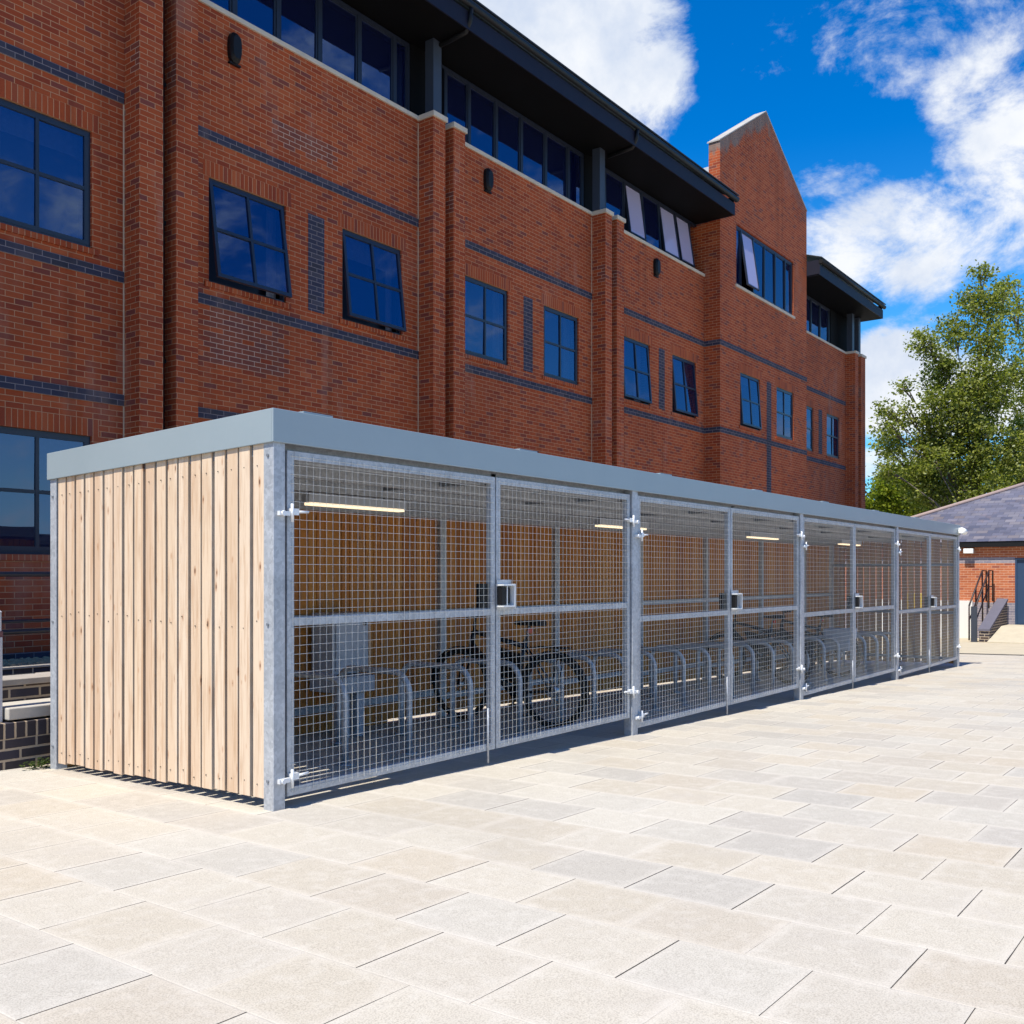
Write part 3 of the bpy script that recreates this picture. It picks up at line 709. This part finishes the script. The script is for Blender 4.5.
# ---------------------------------------------------------------- bicycle (front wheel towards +Y)
def make_bike(label):
    x, y = 0.0, 0.0
    t = thing('bicycle', (0, 0, 0), label, 'bicycle', 'bicycles parked in the shelter')
    RW = .345; FY = 1.06
    def ring(cy, r, rr, n=32, m=8):
        mb = MB(); mb.tube([(0, cy+r*math.cos(2*math.pi*k/n), RW+r*math.sin(2*math.pi*k/n)) for k in range(n)], rr, m, closed=True); return mb
    for cy in (0.0, FY):
        w = ring(cy, RW-.045, .011).build('wheel', M['bikepaint'], t)
        ring(cy, RW-.027, .027).build('tyre', M['rubber'], w)
        sp = MB()
        for k in range(18):
            a = 2*math.pi*k/18; off = .02*(-1)**k
            sp.tube([(off, cy+.02*math.cos(a+.6), RW+.02*math.sin(a+.6)), (0, cy+(RW-.05)*math.cos(a), RW+(RW-.05)*math.sin(a))], .0016, 4)
        sp.tube([(-.05,cy,RW),(.05,cy,RW)], .055 if cy == 0 else .03, 12)
        sp.build('spokes', M['chrome'], w)
        mg = MB(); a0, a1 = (R(20), R(195)) if cy == 0 else (R(-5), R(140))
        for k in range(16):
            aa, ab = a0+(a1-a0)*k/16, a0+(a1-a0)*(k+1)/16; q = RW+.025
            p = lambda a, xx, qq: (xx, cy+qq*math.cos(a), RW+qq*math.sin(a))
            mg.quad(p(aa,-.03,q-.012), p(ab,-.03,q-.012), p(ab,0,q), p(aa,0,q)); mg.quad(p(aa,0,q), p(ab,0,q), p(ab,.03,q-.012), p(aa,.03,q-.012))
        mg.build('mudguard', M['black'], t)
    bb = (0,.44,.30); st = (0,.30,.80); ht = (0,.90,.86); hb = (0,.93,.72)
    f = MB(); f.tube([bb, st], .024, 10); f.tube([(0,.315,.74), ht], .024, 10); f.tube([bb, hb], .040, 10); f.tube([hb, ht], .028, 10)
    for s in (-1, 1):
        f.tube([(s*.03,.42,.30),(s*.06,0,RW)], .010, 8); f.tube([(s*.02,.31,.74),(s*.06,0,RW)], .009, 8)
    f.build('frame', M['bikepaint'], t)
    f = MB(); f.tube([ht, hb, (0,.96,.68)], .02, 10)
    for s in (-1, 1): f.tube([(s*.045,.955,.69),(s*.05,1.0,.55),(s*.05,FY,RW)], .012, 8)
    f.build('fork', M['bikepaint'], t)
    hbr = MB(); hbr.tube([ht,(0,.885,1.00)], .014, 8)
    hbr.tube([(-.31,.76,1.03),(-.20,.84,1.03),(0,.89,1.0),(.20,.84,1.03),(.31,.76,1.03)], .012, 8)
    for s in (-1, 1):
        hbr.tube([(s*.30,.765,1.03),(s*.345,.66,1.03)], .018, 8); hbr.tube([(s*.24,.86,1.03),(s*.30,.74,1.0)], .006, 6)
    hbr.build('handlebar', M['black'], t)
    s = MB(); s.tube([st,(0,.265,.94)], .014, 8, 1)
    prof = [(.10,.045),(.14,.075),(.20,.085),(.28,.055),(.34,.028),(.42,.020)]
    n0 = None
    for k in range(len(prof)-1):
        (ya, wa), (yb, wb) = prof[k], prof[k+1]; zt = lambda yy: .985-.05*abs(yy-.2)
        s.hexa([(-wa,ya,.935),(wa,ya,.935),(wb,yb,.94),(-wb,yb,.94),(-wa*.8,ya,zt(ya)),(wa*.8,ya,zt(ya)),(wb*.8,yb,zt(yb)),(-wb*.8,yb,zt(yb))])
    s.build('saddle', [M['black'], M['chrome']], t)
    c = MB(); c.hexa([(-.05,.36,.40),(.05,.36,.40),(.05,.62,.48),(-.05,.62,.48),(-.05,.345,.66),(.05,.345,.66),(.05,.72,.74),(-.05,.72,.74)]); c.build('frame_bag', M['black'], t, .015)
    c = MB(); c.disc((.055,.44,.30), (1,0,0), .085, .006, 20); c.tube([(.07,.44,.30),(.085,.52,.16)], .012, 8); c.tube([(-.07,.44,.30),(-.085,.36,.44)], .012, 8)
    c.box(.09,.19,.49,.57,.145,.17); c.box(-.19,-.09,.32,.40,.425,.45); c.build('crank', M['black'], t)
    rk = MB()
    for s_ in (-1, 1): rk.tube([(s_*.06,.22,.74),(s_*.06,-.16,.74)], .006, 6); rk.tube([(s_*.06,-.10,.74),(s_*.06,0,RW)], .005, 6)
    for yy in (.1, -.02, -.14): rk.tube([(-.06,yy,.74),(.06,yy,.74)], .005, 6)
    rk.build('rear_rack', M['black'], t)
    rr = MB(); rr.box(-.03,.03,.245,.262,.865,.905); rr.build('reflector', M['redrefl'], t)
    return t
b1 = make_bike('black bicycle with rear rack behind the meeting gates of the first bay')
b2 = copy_tree(b1); b3 = copy_tree(b1)
b1.location = (3.86, .82, gz(3.86,.82)); b1.rotation_euler.z = R(3)
tag(b2, 'dark bicycle parked between hoops in the second bay of the shelter')
tag(b3, 'dark bicycle in the third bay carrying a pale grey pannier')
b2.location = (9.95, .95, gz(9.95,1)); b2.rotation_euler.z = R(-6)
b3.location = (11.98, .95, gz(11.98,1)); b3.rotation_euler.z = R(4)
pn = MB()
for s in (-1, 1): pn.hexa([(s*.08,-.22,.42),(s*.20,-.20,.42),(s*.20,.16,.42),(s*.08,.18,.42),(s*.08,-.24,.76),(s*.22,-.24,.76),(s*.22,.20,.76),(s*.08,.20,.76)])
ORG[b3.name] = Vector((0,0,0)); p = pn.build('pannier', M['pann'], b3, .02)

# ---------------------------------------------------------------- planting terrace at the left
t = thing('brick_kerb_wall', (-.6, 2.7, -.06), 'low dark blue engineering brick wall with brick on edge top beside the shelter', 'low wall')
mb = MB(); mb.hexa([(-6,2.58,-.3),(.55,2.58,-.3),(.55,2.795,-.3),(-6,2.795,-.3),(-6,2.58,.160),(.55,2.58,.160),(.55,2.795,.160),(-6,2.795,.160)]); mb.build('wall', M['eng'], t)
mb = MB(); mb.box(-6, .555, 2.574, 2.80, .161, .268); mb.build('brick_on_edge', M['engs'], t, .004)
t = thing('stone_bench_top', (.2, 2.8, .29), 'pale stone slab lying on the low blue brick wall beside the shelter', 'stone slab')
mb = MB(); mb.box(-.185, .60, 2.60, 2.96, .282, .366); mb.build('slab', M['flag'], t, .008)
t = thing('retaining_wall', (-1, 3.1, .3), 'dark brick retaining wall with rough stone coping behind the pale slab', 'low wall')
mb = MB(); mb.box(-6, .66, 2.975, 3.18, -.3, .480); mb.build('wall', M['eng'], t)
x = -6
while x < .6:
    w_ = random.uniform(.4,.7); mb = MB(); mb.box(x, min(x+w_-.008,.68), 2.95+random.uniform(-.01,.01), 3.26, .482, .530+random.uniform(-.006,.006)); mb.build('coping_stone', M['cope'], t, .006); x += w_
tag(grid([-8,-3,0,3], [3.19,5.0,7.0], lambda x, y: .10).build('soil_bed', M['soil']), kind='structure')
t = thing('edging_kerb', (-1, 6.96, .1), 'dark brick edging with a thin pale cap in front of the gravel strip', 'kerb')
mb = MB(); mb.box(-8, 3.2, 6.90, 7.0, -.2, .225); mb.build('base', M['eng'], t)
mb = MB(); mb.box(-8, 3.2, 6.88, 7.0, .226, .252); mb.build('cap', M['cope'], t, .004)
mb = grid([-8+.4*i for i in range(29)], [7.0,7.2,7.4,7.6,7.80], lambda x, y: .255+random.uniform(-.012,.012))
for k in range(1500):
    x, y = random.uniform(-1,3.1), random.uniform(7.02,7.78); s = random.uniform(.012,.03); z = .262
    mb.hexa([(x-s,y-s*.7,z-s*.3),(x+s*.8,y-s,z-s*.3),(x+s,y+s*.8,z-s*.3),(x-s*.8,y+s,z-s*.3),(x-s*.6,y-s*.5,z+s*.5),(x+s*.5,y-s*.6,z+s*.6),(x+s*.6,y+s*.5,z+s*.5),(x-s*.5,y+s*.6,z+s*.4)])
tag(mb.build('gravel', M['gravel']), kind='stuff')
mb = MB(); mb.box(-8, 3.79, 7.772, 7.80, .25, .335); mb.build('blue_brick_plinth', M['blue'], bld)
t = thing('metal_railing', (0, 6.6, .1), 'dark metal railing in front of the ground floor brick wall', 'railing')
for z in (1.30, .78, .665):
    mb = MB(); mb.tube([(-6,6.6,z),(2.95,6.6,z)], .028 if z != .78 else .018, 10); mb.build('rail', M['navy'], t)
for x in (-5.9,-2.9,2.9):
    mb = MB(); mb.tube([(x,6.6,.1),(x,6.6,1.30)], .024, 10); mb.build('post', M['navy'], t)
t = thing('bollard', (-.255, 2.70, .27), 'square pale grey bollard standing on the low blue brick wall', 'bollard')
bx, by = -.255, 2.70
mb = MB(); mb.box(bx-.055, bx+.055, by-.05, by+.05, .269, .86); mb.box(bx-.05, bx+.05, by-.046, by+.046, .90, 1.03)
mb.hexa([(bx-.055,by-.05,1.031),(bx+.055,by-.05,1.031),(bx+.055,by+.05,1.031),(bx-.055,by+.05,1.031),(bx-.03,by-.03,1.062),(bx+.03,by-.03,1.062),(bx+.03,by+.03,1.062),(bx-.03,by+.03,1.062)])
mb.build('shaft', M['cab'], t, .004)
mb = MB(); mb.box(bx-.056, bx+.056, by-.051, by+.051, .861, .899); mb.build('band', plain('maroon_band', (.12,.05,.06), .5), t)
# weed at the foot of the back corner post
mb = MB(); rs = random.Random(2)
for k in range(110):
    a = rs.uniform(0, 6.28); r = rs.uniform(.01,.13); cx_, cy_ = -.03+r*math.cos(a)*1.1, 2.46+r*math.sin(a)*.6; z = gz(0,2.4)+rs.uniform(.005,.07)*(1-r*4)
    z = max(z, gz(0,2.4)+.006); s = rs.uniform(.012,.028); b = rs.uniform(0,6.28)
    dx, dy = s*math.cos(b), s*math.sin(b)
    mb.quad((cx_-dx,cy_-dy,z),(cx_+dy*.4,cy_-dx*.4,z+.008),(cx_+dx,cy_+dy,z+rs.uniform(0,.02)),(cx_-dy*.4,cy_+dx*.4,z+.008))
tag(mb.build('weed', M['leaf3']), 'small green weed at the foot of the back corner post', 'plant')

# ---------------------------------------------------------------- annex to the right
AXX = 29.0
ax = thing('brick_annex', (36, -2, -.6), 'single storey orange brick annex with grey slate hipped roof beyond the shelter', 'building')
YL, YR = 6.5, -14.0
mb = MB()
def ywall(ya, yb, za, zb): mb.quad((AXX,ya,za),(AXX,yb,za),(AXX,yb,zb),(AXX,ya,zb))
DY0, DY1 = .42, 1.386
ywall(YL, DY1, .45, 1.65); ywall(YL, DY1, 1.83, 2.36); ywall(DY1, DY0, 1.80, 2.36); ywall(DY0, YR, -1, 2.36)
mb.quad((AXX,YL,-1),(44,YL,-1),(44,YL,2.3),(AXX,YL,2.3)); mb.quad((44,YR,-1),(44,YL,-1),(44,YL,2.3),(44,YR,2.3)); mb.quad((AXX,YR,-1),(44,YR,-1),(44,YR,2.3),(AXX,YR,2.3))
mb.build('wall', M['annex_brick'], ax)
mb = MB(); mb.quad((AXX,YL,1.65),(AXX,DY1,1.65),(AXX,DY1,1.83),(AXX,YL,1.83)); mb.quad((AXX,YL,-1),(AXX,DY1,-1),(AXX,DY1,.45),(AXX,YL,.45)); mb.build('blue_brick_band', M['lilac'], ax)
mb = MB(); mb.box(AXX+.05, AXX+.10, DY0+.03, DY1-.03, -.2, 1.77); mb.build('door', M['door'], ax)
mb = MB(); mb.box(AXX-.01, AXX+.12, DY1-.05, DY1+.0, -.2, 1.80); mb.box(AXX-.01, AXX+.12, DY0, DY0+.05, -.2, 1.80); mb.box(AXX-.01, AXX+.12, DY0+.051, DY1-.051, 1.75, 1.80); mb.build('door_frame', M['door'], ax)
mb = MB(); mb.box(AXX-.10, AXX-.002, 2.55, 5.5, -1, .50); mb.build('rendered_plinth', M['render'], ax)
mb = MB(); mb.box(AXX-.23, AXX-.12, YR-.4, YL+.45, 2.14, 2.30); mb.box(AXX-.118, AXX-.001, YR-.4, YL+.45, 2.20, 2.24); mb.build('gutter', M['black'], ax)
ex, hz = AXX-.255, 2.31
yl, yr = YL+.5, YR-.4; xb = 44.4; hw = (xb-ex)/2; rzz = hz+.41*hw
mb = MB(); A = (ex,yl,hz); Bq = (ex,yr,hz); Cq = (xb,yr,hz); Dq = (xb,yl,hz); R1 = (ex+hw,yl-hw,rzz); R2 = (ex+hw,yr+hw,rzz)
mb.poly([A,R1,R2,Bq]); mb.poly([A,Dq,R1]); mb.poly([Dq,Cq,R2,R1]); mb.poly([Cq,Bq,R2])
mb.build('roof', M['slate'], ax)
mb = MB(); mb.tube([(ex,yl,hz+.02),(ex+hw,yl-hw,rzz+.03)], .07, 8); mb.tube([R1,R2], .08, 8); mb.build('hip_tile', plain('hip_tile', (.30,.22,.20), .7), ax)
t = thing('bulkhead_lamp', (AXX, 2.64, 2.05), 'white rectangular bulkhead lamp on the annex wall below the gutter', 'wall light')
mb = MB(); mb.box(AXX-.26, AXX-.08, 2.50, 2.78, 1.95, 2.10); mb.build('cover', M['white'], t, .02)
mb = MB(); mb.box(AXX-.08, AXX-.002, 2.53, 2.75, 1.99, 2.11); mb.build('base', M['black'], t)
t = thing('alarm_box', (AXX, 2.95, 2.1), 'tiny white box on the annex wall beside the bulkhead lamp', 'box')
mb = MB(); mb.box(AXX-.12, AXX-.002, 2.88, 3.0, 2.02, 2.13); mb.build('case', M['white'], t, .01)
# ramp and stair wall
g0 = gz(26,0)
mb = MB(); mb.hexa([(26,-6,g0-.3),(28.99,-6,g0-.3),(28.99,1.56,g0-.3),(26,1.56,g0-.3),(26,-6,g0+.01),(27.9,-6,-.2),(27.9,1.56,-.2),(26,1.56,g0+.01)])
mb.box(27.9, 28.99, -6, 1.56, -.9, -.2)
tag(mb.build('ramp', M['yard']), kind='structure')
t = thing('stair_wall', (27.5, 1.74, g0), 'dark sloping stair wall with grey coping in front of the annex door', 'low wall')
mb = MB(); mb.hexa([(26.3,1.57,g0-.3),(28.85,1.57,g0-.3),(28.85,1.83,g0-.3),(26.3,1.83,g0-.3),(26.3,1.57,-.28),(28.85,1.57,.52),(28.85,1.83,.52),(26.3,1.83,-.28)]); mb.build('wall', M['eng'], t)
mb = MB(); mb.hexa([(26.27,1.55,-.28),(28.87,1.55,.521),(28.87,1.85,.521),(26.27,1.85,-.28),(26.27,1.55,-.22),(28.87,1.55,.58),(28.87,1.85,.58),(26.27,1.85,-.22)]); mb.build('coping', M['ramp_cope'], t)
t = thing('stair_railing', (27.3, 2.25, g0), 'dark tubular stair handrail beside the sloping wall of the annex', 'railing')
mb = MB()
for y in (1.95, 2.13):
    mb.tube([(26.5,y,.42),(28.2,y,1.42),(28.75,y,1.42),(28.75,y,.5)], .024, 8); mb.tube([(26.5,y,0.0),(28.2,y,.95),(28.75,y,.95)], .018, 8)
    mb.tube([(28.2,y,1.42),(28.2,y,.3)], .022, 8); mb.tube([(26.5,y,.42),(26.5,y,g0)], .022, 8); mb.tube([(27.35,y,.93),(27.35,y,-.1)], .022, 8)
mb.build('rails', M['render_iron'], t)
mb = MB(); mb.box(26.38, 26.43, 1.90, 2.06, g0-.1, .40); mb.build('end_panel', M['colgrey'], t)
z = gz(18.6,1.5)
t = thing('marker_post', (18.6, 1.53, z), 'yellow box on a dark post glimpsed through the slats of the shelter far end', 'marker post')
mb = MB(); mb.box(18.5, 18.62, 1.44, 1.60, z-.02, .46); mb.build('post', M['black'], t, .01)
mb = MB(); mb.box(18.45, 18.67, 1.29, 1.77, .461, .90); mb.build('box', M['yellow'], t, .02)

# ---------------------------------------------------------------- camera
CAM = Vector((-3.443, -4.245, 1.2905)); FW = Vector((.7967,.6044,0)).normalized(); RT = Vector((.6044,-.7967,0)).normalized()
cam = bpy.data.cameras.new('camera'); co = bpy.data.objects.new('camera', cam); col.objects.link(co)
co.location = CAM; co.rotation_euler = (R(90), 0, math.atan2(FW.y, FW.x)-R(90))
cam.sensor_width = 36; cam.lens = 36*973/1024; cam.shift_y = 63/1024; cam.clip_end = 3000; cam.clip_start = .05
scene.camera = co

# ---------------------------------------------------------------- trees
def tree(name, label, base, H, blobs, n, ls, mats, seed, trunk_r=.25, group='trees beyond the annex', top=None):
    rs = random.Random(seed); b = Vector(base)
    t = thing(name, base, label, 'tree', group)
    tr = MB(); lean = [(0,0)]
    tip = b+Vector(top if top else (0,0,H*.9)); ax_ = []
    for k in range(9):
        f = k/8; ax_.append(b.lerp(tip, f)+Vector((rs.uniform(-.15,.15)*f*2, rs.uniform(-.15,.15)*f*2, 0)))
    tr.tube(ax_, [trunk_r*(1-.88*k/8) for k in range(9)], 8)
    for bl in blobs:
        c = b+Vector(bl[:3]); f = max(.15, min(.85, (c.z-b.z)/H-.22)); s = ax_[int(f*8)]
        m1 = s.lerp(c, .5)+Vector((rs.uniform(-.3,.3), rs.uniform(-.3,.3), .25))
        tr.tube([s, m1, c], [trunk_r*.26*(1-f*.6), trunk_r*.14*(1-f*.5), .015], 6)
        for q in range(4):
            d = Vector((rs.gauss(0,1), rs.gauss(0,1), rs.gauss(0,1))).normalized()*bl[3]*rs.uniform(.6,1.0)
            tr.tube([m1.lerp(c,.6), c+d*.5+Vector((0,0,.1)), c+d], [.03,.02,.008], 5)
    tr.build('trunk', M['bark'], t)
    cr = MB(); tot = sum(q[3]**2.3 for q in blobs)
    for bl in blobs:
        c = b+Vector(bl[:3]); k = int(n*bl[3]**2.3/tot); nt = max(3, k//26)
        for _ in range(nt):
            d = Vector((rs.gauss(0,1), rs.gauss(0,1), rs.gauss(0,1))).normalized()*bl[3]*(rs.random()**.45)
            d.z *= bl[4] if len(bl) > 4 else 1.0
            tc = c+d; tr_ = rs.uniform(.18,.5)*ls/.16
            for __ in range(26):
                p = tc+Vector((rs.gauss(0,tr_*.6), rs.gauss(0,tr_*.6), rs.gauss(0,tr_*.45)))
                s = ls*rs.uniform(.55,1.15)
                u = Vector((rs.gauss(0,1), rs.gauss(0,1), rs.gauss(0,.7))).normalized(); w = u.orthogonal().normalized()
                w = (Matrix.Rotation(rs.uniform(0,6.28), 3, u) @ w)
                cr.poly([tuple(p-u*s*.5), tuple(p+w*s*.33), tuple(p+u*s*.55), tuple(p-w*s*.33)])
    cr.build('crown', mats, t)
    return t
def wpt(px, py, d):                       # a place d metres out along the view, for laying out the far trees
    v = FW+RT*((px-512)/973)+Vector((0,0,(575-py)/973)); return CAM+v*d
def blobs_from(lst, d, base, rs):
    out = []
    for px, py, r in lst:
        q = wpt(px, py, d)-base; rr = r*d/973
        out.append((q.x+FW.x*rs.uniform(-1,1)*1.2, q.y+FW.y*rs.uniform(-1,1)*1.2, q.z, rr))
    return out
rs = random.Random(11)
d = 46; base = wpt(975, 575, d); base.z = -.7
L1 = [(985,272,11),(1000,285,10),(975,300,15),(992,312,20),(962,330,17),(985,345,22),(940,345,15),(924,362,14),(912,382,9),(945,375,20),(970,385,24),(1000,375,17),(935,405,18),(960,420,26),(990,415,22),(912,415,12),(890,410,11),(880,428,11),(900,440,16),(930,445,24),(965,460,28),(1000,455,24),(885,452,8),(905,475,16),(940,490,28),(980,500,28),(1015,480,22),(1010,430,14),(898,470,13),(915,492,16),(932,462,16),(950,450,18),(975,440,20),(955,398,16),(985,395,16),(925,425,14)]
tree('poplar_tree', 'tall loose poplar with olive leaves behind the slate roof', base, 14.5, blobs_from(L1, d, base, rs), 54000, .165, M['leaf'], 21, .32)
d = 50; base = wpt(1045, 575, d); base.z = -.7
L2 = [(1024,290,10),(1022,315,14),(1032,345,22),(1040,390,28),(1022,405,14),(1045,440,30),(1025,455,18),(1040,490,28),(1060,420,26),(1066,470,28),(1050,310,18)]
tree('poplar_tree', 'second tall poplar cut by the right edge of the picture', base, 15, blobs_from(L2, d, base, rs), 18000, .17, M['leaf'], 22, .32)
d = 54; base = wpt(897, 575, d); base.z = -.7
L3 = [(882,490,15),(899,483,16),(916,494,17),(893,508,18),(915,513,18),(876,508,14),(905,474,11)]
tree('leafy_tree', 'small bright green tree low beside the brick building corner', base, 5.6, blobs_from(L3, d, base, rs), 15000, .18, M['leaf2'], 23, .12)
d = 56; base = wpt(960, 575, d); base.z = -.7
L4 = [(900,482,16),(925,478,20),(950,485,22),(975,490,22),(1000,480,22),(1025,490,24),(885,500,12),(935,505,20),(965,510,20)]
tree('dark_tree', 'broad darker tree filling in low behind the tall poplar', base, 7, blobs_from(L4, d, base, rs), 9000, .25, M['leaf3'], 24, .2)

# ---------------------------------------------------------------- light and sky
SUN_EL, SUN_OFF = 60.0, 1.6
az = math.pi+R(SUN_OFF)                  # direction to the sun measured from +X towards +Y; offset brings it to the -Y side
sd = Vector((math.cos(az)*math.cos(R(SUN_EL)), math.sin(az)*math.cos(R(SUN_EL)), math.sin(R(SUN_EL))))
sun = bpy.data.lights.new('sun', 'SUN'); sun.energy = 4.9; sun.angle = R(.53); sun.color = (1,.945,.83)
so = bpy.data.objects.new('sun', sun); col.objects.link(so); so.rotation_euler = sd.to_track_quat('Z', 'Y').to_euler(); so.location = sd*60
w = bpy.data.worlds.new('World'); scene.world = w; w.use_nodes = True
m = NT('tmp'); bpy.data.materials.remove(m.mat)
class WT(NT):
    def __init__(s, tree): s.t = tree; s.n = tree.nodes; s.n.clear()
q = WT(w.node_tree)
out = q.n.new('ShaderNodeOutputWorld'); bg = q.n.new('ShaderNodeBackground'); q.t.links.new(bg.outputs[0], out.inputs[0])
sky = q.n.new('ShaderNodeTexSky'); sky.sky_type = 'NISHITA'; sky.sun_disc = False
sky.sun_elevation = R(SUN_EL); sky.sun_rotation = math.atan2(sd.x, sd.y); sky.air_density = 1.0; sky.dust_density = .3; sky.ozone_density = 2.5; sky.altitude = 200
hs = q.n.new('ShaderNodeHueSaturation'); hs.inputs['Saturation'].default_value = 1.5; hs.inputs['Value'].default_value = 1.34; hs.inputs['Hue'].default_value = .502
q.t.links.new(sky.outputs[0], hs.inputs['Color'])
gen = q.n.new('ShaderNodeTexCoord').outputs['Generated']
def dot(v, k):
    n = q.n.new('ShaderNodeVectorMath'); n.operation = 'DOT_PRODUCT'; q.set(n.inputs[0], v); n.inputs[1].default_value = k; return n.outputs['Value']
dz = q.sep(gen)[2]
# cloud banks placed by compass bearing and height, broken up with noise
def bank(px, py, sx, sy, amp):
    c = (FW+RT*((px-512)/973)+Vector((0,0,(575-py)/973))); ln = c.length; c.normalize()
    r = Vector((0,0,1)).cross(c).normalized(); u = c.cross(r)
    a = q.math('MULTIPLY', q.math('SUBTRACT', dot(gen, r), dot(c, r) if False else c.dot(r)), 973*ln/sx/ln**.0/1.0/1.15)
    b = q.math('MULTIPLY', q.math('SUBTRACT', dot(gen, u), c.dot(u)), 973*ln/sy/1.15)
    d2 = q.math('ADD', q.math('MULTIPLY', a, a), q.math('MULTIPLY', b, b))
    front = q.math('GREATER_THAN', dot(gen, c), 0.2)
    return q.math('MULTIPLY', q.math('MULTIPLY', q.math('SUBTRACT', 1.0, q.sstep(d2, 0.0, 1.6)), amp), front)
banks = [(520,20,150,85,1.15),(620,85,70,62,.95),(900,240,118,60,.86),(985,215,95,58,.74),(840,205,60,40,.55),(1000,105,72,95,.74),(880,45,165,48,.44),(1010,20,70,50,.5),(890,385,62,50,1.1),(960,400,90,45,.7),(885,462,80,16,.65),(900,330,120,30,.22)]
tot = None
for bk in banks:
    v = bank(*bk); tot = v if tot is None else q.math('MAXIMUM', tot, v)
behind = q.math('MULTIPLY', q.sstep(dot(gen, (0,-1,0)), -.1, .3), .32)
tot = q.math('MAXIMUM', tot, behind)
nz = q.noise(7.0, 12, q.vmul(gen, (1,1,1.6)), .66, .25); nz2 = q.noise(2.2, 3, gen, .5)
dens = q.math('ADD', tot, q.math('MULTIPLY', q.math('SUBTRACT', nz, .5), 2.25))
mask = q.sstep(dens, .34, .86)
shade = q.noise(9, 6, gen, .6)
cc = q.mix(q.sstep(shade, .35, .70), (7.4,7.6,7.9), (4.9,5.6,6.9))
sk = q.mix(1.0, hs.outputs[0], (.62,.95,1.10), 'MULTIPLY')
horizon = q.mix(q.math('MULTIPLY', q.math('SUBTRACT', 1.0, q.sstep(dz, .02, .42)), .45), sk, q.mix(q.sstep(dot(gen, (-.65,-.76,0)), -.05, .55), (1.6,5.6,9.6), (5.6,6.6,7.6)))
final = q.mix(mask, horizon, cc)
q.t.links.new(final, bg.inputs[0]); bg.inputs[1].default_value = .095

# ---------------------------------------------------------------- render settings
scene.render.engine = 'CYCLES'
scene.view_settings.view_transform = 'Standard'
try: scene.view_settings.look = 'None'
except Exception: pass
scene.view_settings.exposure = .45; scene.view_settings.gamma = 1.0
scene.view_settings.use_curve_mapping = False
scene.cycles.max_bounces = 8; scene.cycles.diffuse_bounces = 2; scene.cycles.transparent_max_bounces = 8
scene.render.resolution_x = 1024; scene.render.resolution_y = 1024
